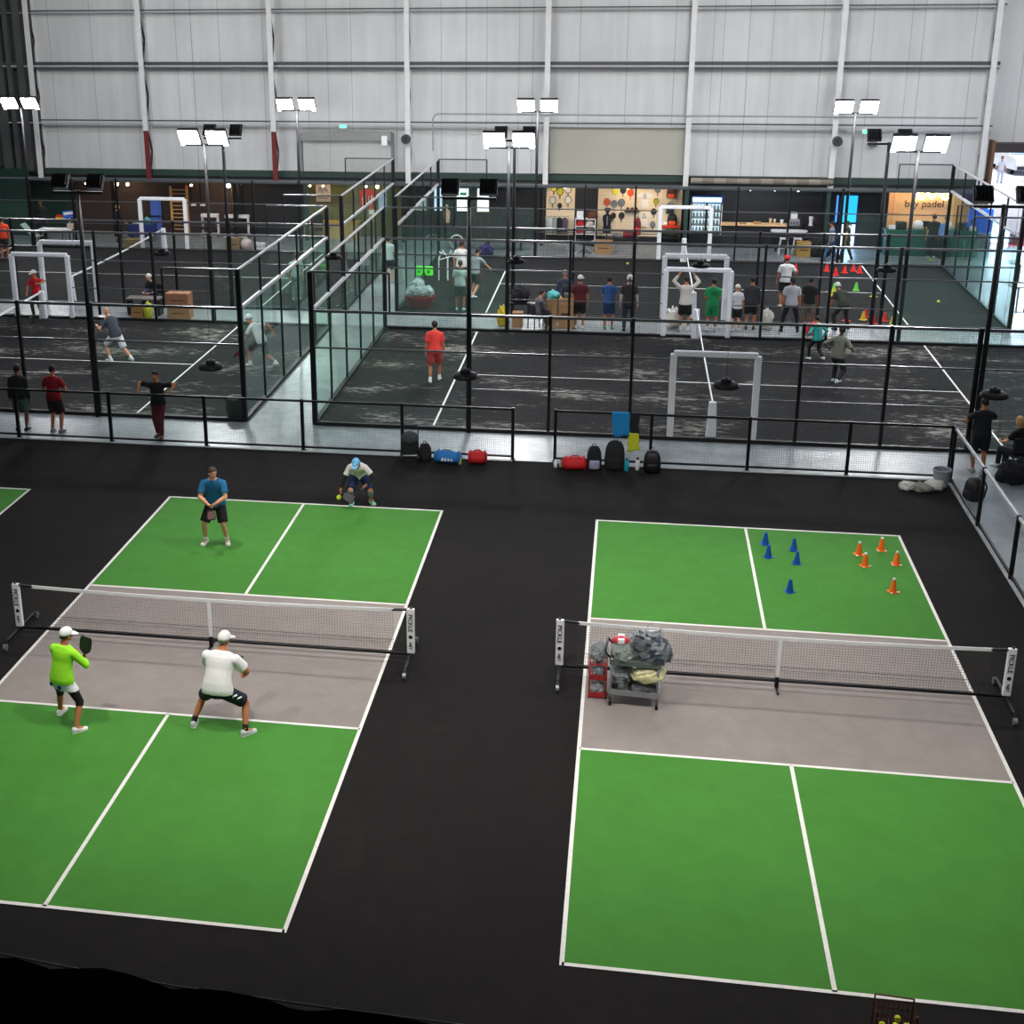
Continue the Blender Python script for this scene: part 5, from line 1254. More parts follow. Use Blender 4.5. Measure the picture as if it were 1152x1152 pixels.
def person(loc, face, label, H=1.74, lean=.05, side=0., drop=.0, feet=((-.12, 0), (.12, 0)), toes=(.15, .15), hands=None, elbows=((-.5, -.6, -.2), (.5, -.6, -.2)),
           head=(0, 0), skin='light', hair='brown', hairlen=0, hat=None, top=('cccccc', 'short'), bottom=('222222', 'shorts'), shoes='e4e4e4', socks=None, sleeve=None,
           fine=False, fem=False, hold=('relax', 'relax'), lift=(0, 0), sit=None, group=None, trim=None, capdir=0., bulk=1.0):
    s = H/1.74; vox = .012 if fine else .02
    t = thing('person', (loc[0], loc[1], loc[2] if len(loc) > 2 else 0), label, 'person', face, group)
    if sit: drop = .93-sit
    hipz = .93-drop
    # spine frame
    def spine(z):
        """world point and axes for torso height z (standing)"""
        n = 12; p = V((0, 0, hipz)); zz = .93; sgn = 1 if z >= .93 else -1
        if z < .93:
            a = lean*.35; d = V((0, math.sin(a), math.cos(a))); p = p-d*(.93-z)
        else:
            step = (z-.93)/n
            for i in range(n):
                a = lean*(.35+.65*smoothstep(.93, 1.15, zz+step/2)); b = side*smoothstep(.93, 1.2, zz)
                d = V((math.sin(b), math.sin(a)*math.cos(b), math.cos(a)*math.cos(b))); p = p+d*step; zz += step
            
        a = lean*(.35+.65*smoothstep(.93, 1.15, z)); b = side*smoothstep(.93, 1.2, z)
        u = V((math.sin(b), math.sin(a)*math.cos(b), math.cos(a)*math.cos(b))).normalized()
        x = V((1, 0, 0)); x = (x-u*x.dot(u)).normalized(); y = u.cross(x)
        return p, x, y, u
    def ring(z, w, d, n=18):
        p, x, y, u = spine(z)
        return [(p+x*math.cos(a)*w+y*math.sin(a)*d)*s for a in [2*PI*i/n for i in range(n)]]
    sw = (.165 if fem else .185)*(1+(bulk-1)*.8)
    wk = (1.0 if fem else 1.07)*bulk
    P, X, Y, U = spine(1.39)
    sh = [P-X*sw, P+X*sw]
    # hands targets are given relative to the chest point in root axes (x right, y forward, z up from floor)
    if hands is None: hands = ((-.27, .05, .80-drop*.8), (.27, .05, .80-drop*.8))
    arm = []
    for k in (0, 1):
        e, wst = ik(sh[k], hands[k], .29, .25, elbows[k]); arm.append((sh[k], e, wst))
    Ph, Xh, Yh, Uh = spine(.9)
    leg = []
    for k in (0, 1):
        hp = Ph+Xh*(-.09 if k == 0 else .09)
        an = V((feet[k][0], feet[k][1], .085+lift[k]))
        kp = V(((-.35 if k == 0 else .35)*(1 if abs(feet[k][0]) > .2 else .4), 1, .1))
        kn, an = ik(hp, an, .43, .415, kp); leg.append((hp, kn, an))
    L = lambda pts: [q*s for q in pts]
    def limb(mb, a, b, ra, rb, bulge=None, n=12):
        m = a.lerp(b, .4); rm = bulge if bulge else (ra+rb)/2
        mb.tube(L([a, a.lerp(b, .15), m, a.lerp(b, .8), b]), [ra*s, (ra*.6+rm*.4)*s, rm*s, (rb*.75+rm*.25)*s, rb*s], n=n); return mb
    # --- body
    b = MB()
    b.loft([ring(z, w*wk*.97, d*.97) for z, w, d in TORSO])
    for k in (0, 1):
        a, e, w = arm[k]
        b.ell(a*s, .058*s, nu=10, nv=8); limb(b, a, e, .05*wk, .04*wk); b.ell(e*s, .041*wk*s, nu=10, nv=8); limb(b, e, w, .041*wk, .027*wk, .04*wk)
        h, kn, an = leg[k]
        limb(b, h, kn, .088, .056, .08); b.ell(kn*s, .057*s, nu=10, nv=8); limb(b, kn, an, .054, .037, .056)
        f = V((math.sin(toes[k])*(-1 if k == 0 else 1), math.cos(toes[k]), 0))
        b.tube(L([an, an+V((0, 0, -.03))+f*.03, an+V((0, 0, -.05))+f*.12]), [.037*s, .04*s, .03*s], n=10)
    body = remesh(b, vox*s, 3)
    # head
    ph, xh, yh, uh = spine(1.60)
    yaw, pit = head
    Rh = Matrix.Rotation(yaw, 3, 'Z') @ Matrix.Rotation(pit-lean*.45, 3, 'X')
    hc = ph+V((0, .015, 0))+Rh@V((0, .02, .05))
    T = lambda p: (hc+Rh@p)*s
    body.add([T(p) for p in HEAD.v], HEAD.f)
    for sx in (-1, 1):
        o = len(body.v); e = MB().ell((sx*.032, .078, .012), (.014, .01, .008), nu=8, nv=6); body.add([T(p) for p in e.v], e.f, 1)
        e = MB().ell((sx*.032, .087, .012), (.006, .004, .006), nu=8, nv=6); body.add([T(p) for p in e.v], e.f, 2)
        e = MB().ell((sx*.032, .086, .034), (.02, .008, .005), nu=8, nv=6); body.add([T(p) for p in e.v], e.f, 2)
    e = MB().ell((0, .091, -.048), (.024, .008, .007), nu=8, nv=6); body.add([T(p) for p in e.v], e.f, 3)
    # hands
    for k in (0, 1):
        a, e, w = arm[k]; d = (w-e).normalized()
        zc = -d; tw = V((0, 1, .25)); yc = (tw-zc*tw.dot(zc)); yc = yc.normalized() if yc.length > .2 else zc.orthogonal().normalized(); xc = yc.cross(zc)
        Mh = Matrix((xc, yc, zc)).transposed(); sg = 1 if k == 1 else -1
        hp = HAND[hold[k]]
        vs = [(w+Mh@V((p.x*sg, p.y, p.z)))*s for p in hp.v]
        body.add(vs, hp.f if sg > 0 else [tuple(reversed(f)) for f in hp.f])
    body.build('body', [SKIN[skin], EYEW, EYED, LIP], t, smooth=True, fixn=False)
    # --- top
    c, sl = top
    g = MB(); off = .013
    hem = .86 if not sit else .9
    g.loft([ring(z, w*wk+off+(.012 if z < 1.2 else 0), d+off+(.012 if z < 1.2 else 0)) for z, w, d in ((hem, .165, .11),)+tuple(q for q in TORSO if hem < q[0] < 1.47)+((1.472, .116, .084), (1.495, .07, .068))])
    for k in (0, 1):
        a, e, w = arm[k]
        g.ell(a*s, .064*wk*s, nu=12, nv=8)
        if sl == 'short': g.tube(L([a, a.lerp(e, .72)]), [.066*wk*s, .071*wk*s], n=12)
        elif sl == 'long':
            g.tube(L([a, a.lerp(e, .5), e]), [.066*wk*s, .06*wk*s, .053*wk*s], n=12); g.ell(e*s, .053*wk*s, nu=10, nv=8); g.tube(L([e, e.lerp(w, .5), e.lerp(w, .97)]), [.053*wk*s, .05*wk*s, .038*wk*s], n=12)
    remesh(g, vox*s*1.1, 2).build('shirt', fab(c), t, smooth=True, fixn=False)
    if sleeve:
        for k in (0, 1):
            a, e, w = arm[k]; g = MB(); g.tube(L([a.lerp(e, .6), e]), [.05*s, .047*s], n=12); g.ell(e*s, .047*s, nu=10, nv=8); g.tube(L([e, e.lerp(w, .9)]), [.047*s, .034*s], n=12)
            remesh(g, vox*s, 1).build('arm_sleeve', fab(sleeve), t, smooth=True, fixn=False)
    # --- bottom
    c, kind = bottom
    g = MB()
    g.loft([ring(z, w+.016, d+.016) for z, w, d in ((.80, .12, .09), (.86, .165, .11), (.93, .172, .12), (1.0, .158, .112))])
    for k in (0, 1):
        h, kn, an = leg[k]
        if kind == 'shorts':
            q = h.lerp(kn, .9); g.tube(L([h, h.lerp(kn, .5), q]), [.112*s, .11*s, .106*s], n=14)
        elif kind == 'skirt':
            if k == 0:
                R = []
                for q in (-.05, .1, .25, .42):
                    a_ = leg[0][0].lerp(leg[0][1], q); b_ = leg[1][0].lerp(leg[1][1], q); c0 = (a_+b_)/2; ax = (b_-a_)/2; w_ = ax.length
                    ax = ax.normalized(); ay = V((-ax.y, ax.x, 0))
                    R.append([(c0+ax*math.cos(z)*(w_+.1+.05*q)+ay*math.sin(z)*(.125+.06*q))*s for z in [2*PI*i/20 for i in range(20)]])
                g.loft(R)
        else:
            end = {'pants': .97, 'capri': .12, 'leggings': .62}[kind]
            tight = kind in ('capri', 'leggings')
            g.tube(L([h, h.lerp(kn, .5), kn]), [.1*s, (.086 if tight else .09)*s, (.066 if tight else .074)*s], n=14); g.ell(kn*s, (.066 if tight else .074)*s, nu=10, nv=8)
            q = kn.lerp(an, end); m = kn.lerp(an, end*.5)
            g.tube(L([kn, m, q]), [(.064 if tight else .073)*s, (.064 if tight else .066)*s, (.056 if end < .5 else .05 if tight else .058)*s], n=14)
    remesh(g, vox*s*1.1, 2).build({'shorts': 'shorts', 'skirt': 'skirt'}.get(kind, 'trousers'), fab(c), t, smooth=True, fixn=False)
    if trim:   # leggings under a skirt
        g = MB()
        for k in (0, 1):
            h, kn, an = leg[k]; q = kn.lerp(an, .18)
            g.tube(L([h.lerp(kn, .25), kn]), [.094*s, .066*s], n=14); g.ell(kn*s, .066*s, nu=10, nv=8); g.tube(L([kn, q]), [.066*s, .062*s], n=14)
        remesh(g, vox*s, 2).build('leggings', fab(trim), t, smooth=True, fixn=False)
    # --- shoes, socks
    for k in (0, 1):
        h, kn, an = leg[k]
        f = V((math.sin(toes[k])*(-1 if k == 0 else 1), math.cos(toes[k]), 0)); r = V((f.y, -f.x, 0)); lz = lift[k]
        m = MB(); o = V((an.x, an.y, lz))
        R = []
        for y, w, zt in ((-.075, .03, .06), (-.06, .042, .1), (0, .045, .108), (.06, .046, .072), (.12, .05, .055), (.165, .042, .045), (.185, .022, .035)):
            c0 = o+f*y
            R.append([(c0+r*(w*math.cos(a))+V((0, 0, max(.004, zt*.5+zt*.5*math.sin(a)))))*s for a in [2*PI*i/12 for i in range(12)]])
        m.loft(R)
        sh_ = m.build('shoe', fab(shoes), t, smooth=True)
        if fine:
            R = []
            for z in (.001, .022):
                R.append([(o+f*y+r*w+V((0, 0, z)))*s for y, w in ((-.082, -.028), (-.06, -.044), (0, -.045), (.1, -.054), (.17, -.044), (.192, 0), (.17, .044), (.1, .054), (0, .045), (-.06, .044), (-.082, .028))])
            MB().loft(R).build('sole', fab('f0efec'), sh_)
        if socks:
            MB().tube(L([an+V((0, 0, -.02)), an.lerp(kn, .2)]), [.044*s, .045*s], n=12).build('sock', fab(socks), t, smooth=True)
    # --- hair / hat
    def cap_shell(zlo_front, zlo_back, grow, m, name):
        g = MB(); n = 20; R = []
        for j in range(8):
            ph_ = j/7
            rr = []
            for i in range(n):
                a = 2*PI*i/n; fr = (math.sin(a)+1)/2
                zl = zlo_back+(zlo_front-zlo_back)*fr
                zz = zl+(.124+grow*.6-zl)*math.sin(ph_*PI/2)
                k = math.sqrt(max(0, 1-((zz-.03)/(.094+grow))**2)) if zz > .03 else 1
                rr.append(T(V((math.cos(a)*(.08+grow)*k, -.012+math.sin(a)*(.099+grow)*k, zz))))
            R.append(rr)
        g.loft(R); return g.build(name, m, t, smooth=True)
    if hair and hair != 'bald':
        cap_shell(.074 if not hat else .04, -.045 if hairlen == 0 else -.07, .006, HAIR[hair], 'hair')
        if hairlen >= 1:
            g = MB()
            if hairlen == 1: g.tube([T(V(q)) for q in ((0, -.1, .03), (0, -.15, .0), (0, -.16, -.08), (0, -.14, -.16))], [.025*s, .03*s, .026*s, .008*s], n=8)
            else: g.loft([[T(V((math.cos(a)*w, -.05+math.sin(a)*d, z))) for a in [2*PI*i/14 for i in range(14)]] for z, w, d in ((.05, .085, .06), (-.05, .095, .06), (-.15, .1, .05), (-.24, .08, .035))])
            g.build('long_hair' if hairlen > 1 else 'ponytail', HAIR[hair], t, smooth=True)
    if hat:
        hcol, hk = hat
        hm_ = fab(hcol)
        if hk == 'beanie': cap_shell(.02, -.03, .016, hm_, 'hat')
        else:
            ho = cap_shell(.035, .0, .014, hm_, 'cap')
            Rb = Matrix.Rotation(capdir, 3, 'Z')
            g = MB(); R = []
            for q, z in ((.04, .046), (.085, .044), (.13, .036), (.165, .024), (.18, .016)):
                wd = .075*math.sqrt(max(.02, 1-((q-.06)/.128)**2)) if q > .06 else .075
                R.append([T(Rb@V((x, q, zz))) for x, zz in ((-wd, z-.012), (0, z+.004), (wd, z-.012), (wd, z-.018), (0, z-.004), (-wd, z-.018))])
            g.loft(R).build('peak', hm_, ho, smooth=False)
            if hk == 'logo': MB().ell(T(V((0, .1, .08))), (.022*s, .012*s, .02*s), nu=8, nv=6).build('cap_emblem', fab('f4f4f4'), ho)
    t['_s'] = 0; del t['_s']
    return t, dict(wrist=[t.matrix_basis, arm], s=s, leg=leg, spine=spine)

def paddle(parent_info, root, k, m, label, name='paddle', d=(0, .5, -1), big=1., round_=False, mh=None):
    """a paddle held in hand k of the person rooted at root: its own top-level thing"""
    a, e, w = parent_info['wrist'][1][k]; s = parent_info['s']
    hd = (w-e).normalized(); g0 = (w+hd*.085)*s
    Mr = Matrix.Translation(root.location) @ Matrix.Rotation(root.rotation_euler.z, 4, 'Z')
    t = thing(name, Mr@g0, label, 'racket', root.rotation_euler.z)
    z = V(d).normalized(); x = V((1, 0, 0)); x = (x-z*x.dot(z)).normalized() if abs(z.x) < .9 else V((0, 1, 0)); y = z.cross(x)
    pt = lambda u, v, q: x*u+y*q+z*v
    MB().tube([pt(0, -.06, 0), pt(0, .1, 0)], .016, n=8).build('handle', mh or BLK, t, smooth=True)
    if round_: poly = [(math.cos(q)*.12, .26+math.sin(q)*.145) for q in [2*PI*i/20 for i in range(20)]]
    else: poly = [(-.03, .09), (.03, .09), (.09, .14), (.1, .2), (.1, .32), (.085, .36), (-.085, .36), (-.1, .32), (-.1, .2), (-.09, .14)]
    R = [[pt(u*big, v*big, q) for u, v in poly] for q in (-.009, .009)]
    MB().loft(R).build('face', m, t)
    MB().tube([pt(u*big, v*big, 0) for u, v in poly], .012, n=6, closed=True).build('edge_guard', BLK, t)
    return t

# --- the four pickleball players
p1, i1 = person((-7.6, 11.2), PI+.12, 'man in blue t-shirt and black shorts waiting on the far left court, hands together', H=1.74, lean=.26, drop=.05, feet=((-.2, .02), (.24, .04)), toes=(.25, .3), hands=((-.06, .36, .98), (.07, .37, .97)),
    elbows=((-1, -.2, -.1), (1, -.2, -.1)), head=(.62, -.05), hair='brown', skin='light', top=('1b6793', 'short'), bottom=('18181b', 'shorts'), shoes='e9e8e4', socks='d9d8d4', fine=True, bulk=1.06, hold=('grip', 'grip'))
paddle(i1, p1, 1, mat('paddle_maroon', '5b2f35', .5), 'dark maroon paddle held low by the man in the blue t-shirt', d=(-.1, .55, -.5), big=.75)
p2, i2 = person((-5.16, 13.72), PI+.1, 'bent player in light blue cap, white top and black arm sleeves at the far baseline', H=1.68, lean=1.0, drop=.24, feet=((-.26, .0), (.17, .1)), toes=(.55, .05), hands=((-.2, .52, .62), (.38, .42, .47)),
    elbows=((-1, -.3, 0), (1, -.3, 0)), head=(-.12, .05), skin='tan', hair='black', hat=('6db2e0', 'logo'), top=('d9d3d3', 'short'), bottom=('1b2a52', 'shorts'), shoes='7fd8bc', sleeve='17181f', fem=True, fine=True, hold=('relax', 'grip'))
g = MB()
for k in (0, 1):
    h, kn, an = i2['leg'][k]; s_ = i2['s']; g.tube([q*s_ for q in (kn.lerp(h, .25), kn, kn.lerp(an, .5))], [.068*s_, .066*s_, .06*s_], n=14)
remesh(g, .014, 1).build('leggings', mat('leggings_print', '8f8f90', .8, var=.5, scale=26), p2, smooth=True, fixn=False)
paddle(i2, p2, 1, mat('paddle_grey_print', '5a555a', .5, var=.4, scale=40), 'grey patterned paddle held low by the bent player', d=(-1, .15, -.55), big=.95)
p3, i3 = person((-7.8, 4.1), -.22, 'lady in neon yellow green long sleeve top and white cap seen from behind', H=1.64, lean=.22, side=.07, drop=.06, feet=((-.31, .26), (.28, -.12)), toes=(.1, .55), hands=((-.02, .34, 1.12), (.2, .36, 1.05)),
    elbows=((-1, -.4, -.5), (1, -.5, -.4)), head=(-.5, .0), skin='tan', hair='black', hat=('ecebea', 'peak'), top=('9ff02e', 'long'), bottom=('e6e8ee', 'skirt'), shoes='eeeceb', fem=True, fine=True, trim='1c1517', hold=('grip', 'grip'), capdir=-.35, bulk=1.14)
lg = i3['leg']; q = .2
a_ = lg[0][0].lerp(lg[0][1], q); b_ = lg[1][0].lerp(lg[1][1], q); c0 = (a_+b_)/2; ax = (b_-a_)/2; w_ = ax.length+.11; ax = ax.normalized(); ay = V((-ax.y, ax.x, 0))
for u, r_ in ((.04, .055), (-.155, .045)):
    bk = .142*math.sqrt(1-(u/w_)**2)
    MB().prism([(0, -r_), (r_*.8, 0), (0, r_), (-r_*.8, 0)], (c0+ax*u-ay*bk)*i3['s'], ax, (0, .15, 1), -ay, .012).build('diamond_print', fab('1f3f93'), p3)
paddle(i3, p3, 1, mat('paddle_black', '1d2023', .5), 'black paddle held upright in front of the lady in neon top', d=(.12, .15, 1), big=.95)
p4, i4 = person((-5.42, 4.3), -.1, 'man in white t-shirt, navy shorts and white cap crouching, seen from behind', H=1.78, lean=.46, drop=.23, side=.03, feet=((-.43, .02), (.42, -.03)), toes=(.25, .65), hands=((-.17, .52, .78), (.25, .45, .72)),
    elbows=((-1, -.35, -.2), (1, -.35, -.2)), head=(-.25, .02), skin='tan', hair='grey', hat=('eceae8', 'peak'), top=('f0eeee', 'short'), bottom=('181d2d', 'shorts'), shoes='c9ced3', socks='15151a', fine=True, hold=('grip', 'grip'), capdir=-.3, bulk=1.24)
h, kn, an = i4['leg'][1]; s_ = i4['s']
for k in range(3):
    c0 = (h.lerp(kn, .12+.2*k)+V((.095, -.06, .02)))*s_
    MB().box(c0, (.02, .07, .05), M=Matrix.Rotation(-.55, 3, 'Z')@Matrix.Rotation(.7, 3, 'Y')).build('shorts_print', fab('e6e6ea'), p4)
paddle(i4, p4, 0, mat('paddle_black', '1d2023'), 'dark paddle held before the crouching man in white t-shirt', d=(.3, .8, .1), big=.95)
# --- padel players, front row
p5, i5 = person((-4.88, 23.1), .1, 'man in bright red orange t-shirt walking away across the right padel court', H=1.74, lean=.03, feet=((-.13, -.12), (.12, .16)), skin='tan', hair='black', top=('ef4740', 'short'), bottom=('b8383a', 'shorts'), shoes='e6e6e8', socks='e6e6e8')
p6, i6 = person((-10.2, 24.0), 1.25, 'player in white t-shirt and white cap lunging behind glass with a red racket', H=1.8, lean=.62, drop=.16, feet=((-.1, .36), (.12, -.42)), toes=(.1, .4), hands=((-.3, .5, .55), (.42, -.12, .95)), skin='tan', hair='grey', hat=('e4e6e6', 'peak'), top=('dfe5e6', 'short'), bottom=('2a2d30', 'shorts'), shoes='eef0f0', socks='eef0f0', hold=('grip', 'relax'), lift=(0, .05))
paddle(i6, p6, 0, mat('racket_red', 'c8323c', .5), 'red padel racket held low behind the glass at the left court', 'padel_racket', d=(-.2, .5, -.8), round_=True, mh=RED)
p7, i7 = person((-14.75, 24.05), 1.0, 'bald player in dark blue grey shirt and white shorts lunging on the left padel court', H=1.8, lean=.55, drop=.14, feet=((-.16, .12), (.15, -.5)), toes=(.2, .2), hands=((-.3, .42, 1.02), (.2, .6, 1.12)), skin='light', hair='bald', top=('39414c', 'short'), bottom=('e2e6ea', 'shorts'), shoes='dbe4ea', socks='e9eaec', lift=(0, .06), hold=('relax', 'grip'))
paddle(i7, p7, 1, mat('racket_pale', 'cfc9c8', .5), 'pale padel racket held out by the bald lunging player', 'padel_racket', d=(.2, .9, .05), round_=True)
p8, i8 = person((6.3, 24.3), -.5, 'man in olive grey top and dark trousers running across the right padel court', H=1.72, lean=.25, drop=.1, feet=((-.14, .2), (.14, -.25)), hands=((-.34, .12, 1.0), (.36, .14, 1.02)), skin='dark', hair='black', top=('6a6d5e', 'long'), bottom=('1d1e24', 'pants'), shoes='c6d3da', lift=(0, .12))
p9, i9 = person((6.06, 26.7), .5, 'child in turquoise top running on the right padel court by the walkway', H=1.4, lean=.2, drop=.08, feet=((-.12, .25), (.14, -.25)), hands=((-.3, .2, .95), (.3, .05, .9)), skin='tan', hair='black', top=('2f9f9a', 'long'), bottom=('1d2026', 'pants'), shoes='dde3e6', lift=(0, .1))
# --- people on the walkway in front
person((-14.72, 17.4), .1, 'person in dark jacket and grey green shorts standing at the far left railing', H=1.72, skin='brown', hair='black', top=('22262a', 'long'), bottom=('4d6663', 'shorts'), shoes='1d1d20')
person((-13.78, 17.4), -.1, 'man in dark red football shirt and black shorts watching from behind the railing', H=1.74, skin='tan', hair='black', top=('8f1621', 'short'), bottom=('1c1315', 'shorts'), shoes='8f8f92', hands=((-.16, .2, 1.0), (.16, .2, 1.0)), elbows=((-1, -.3, -.3), (1, -.3, -.3)))
person((-11.0, 17.35), PI, 'man in dark t-shirt and maroon trousers leaning on the railing, arms spread', H=1.74, lean=.12, skin='tan', hair='black', top=('1a1a1e', 'short'), bottom=('5b1c28', 'pants'), shoes='2a3a38', feet=((-.07, .1), (.1, -.12)), hands=((-.42, .2, 1.3), (.42, .2, 1.3)), elbows=((-1, -.2, .1), (1, -.2, .1)))
person((8.55, 17.5), .1, 'person in black t-shirt and dark shorts leaning on the cage at the right corner', H=1.74, lean=.1, skin='tan', hair='black', top=('1b1d20', 'short'), bottom=('19191d', 'shorts'), shoes='a9aaab', hands=((-.16, .36, 1.2), (.16, .4, 1.3)), elbows=((-1, -.3, -.6), (1, -.3, -.6)))
t = thing('folding_chair', (9.42, 17.6, 0), 'dark folding chair under the blonde person at the right corner', 'chair', rz=.2)
MB().bx(-.25, .25, -.22, .25, .42, .45).build('seat', CHAR, t); MB().bx(-.25, .25, -.25, -.22, .55, .9).build('backrest', CHAR, t)
for sx in (-.24, .24):
    for sy in (-.22, .23): MB().bx(sx-.015, sx+.015, sy-.015, sy+.015, 0, .9 if sy < 0 else .42).build('leg', BLK, t)
person((9.42, 17.62), .6, 'blonde person in black top sitting at the right corner of the walkway', H=1.66, sit=.55, lean=.1, feet=((-.13, .45), (.13, .45)), hands=((-.15, .4, .68), (.15, .4, .68)), skin='light', hair='blond', hairlen=2, top=('141517', 'short'), bottom=('23262e', 'pants'), shoes='c9ccd0', fem=True)
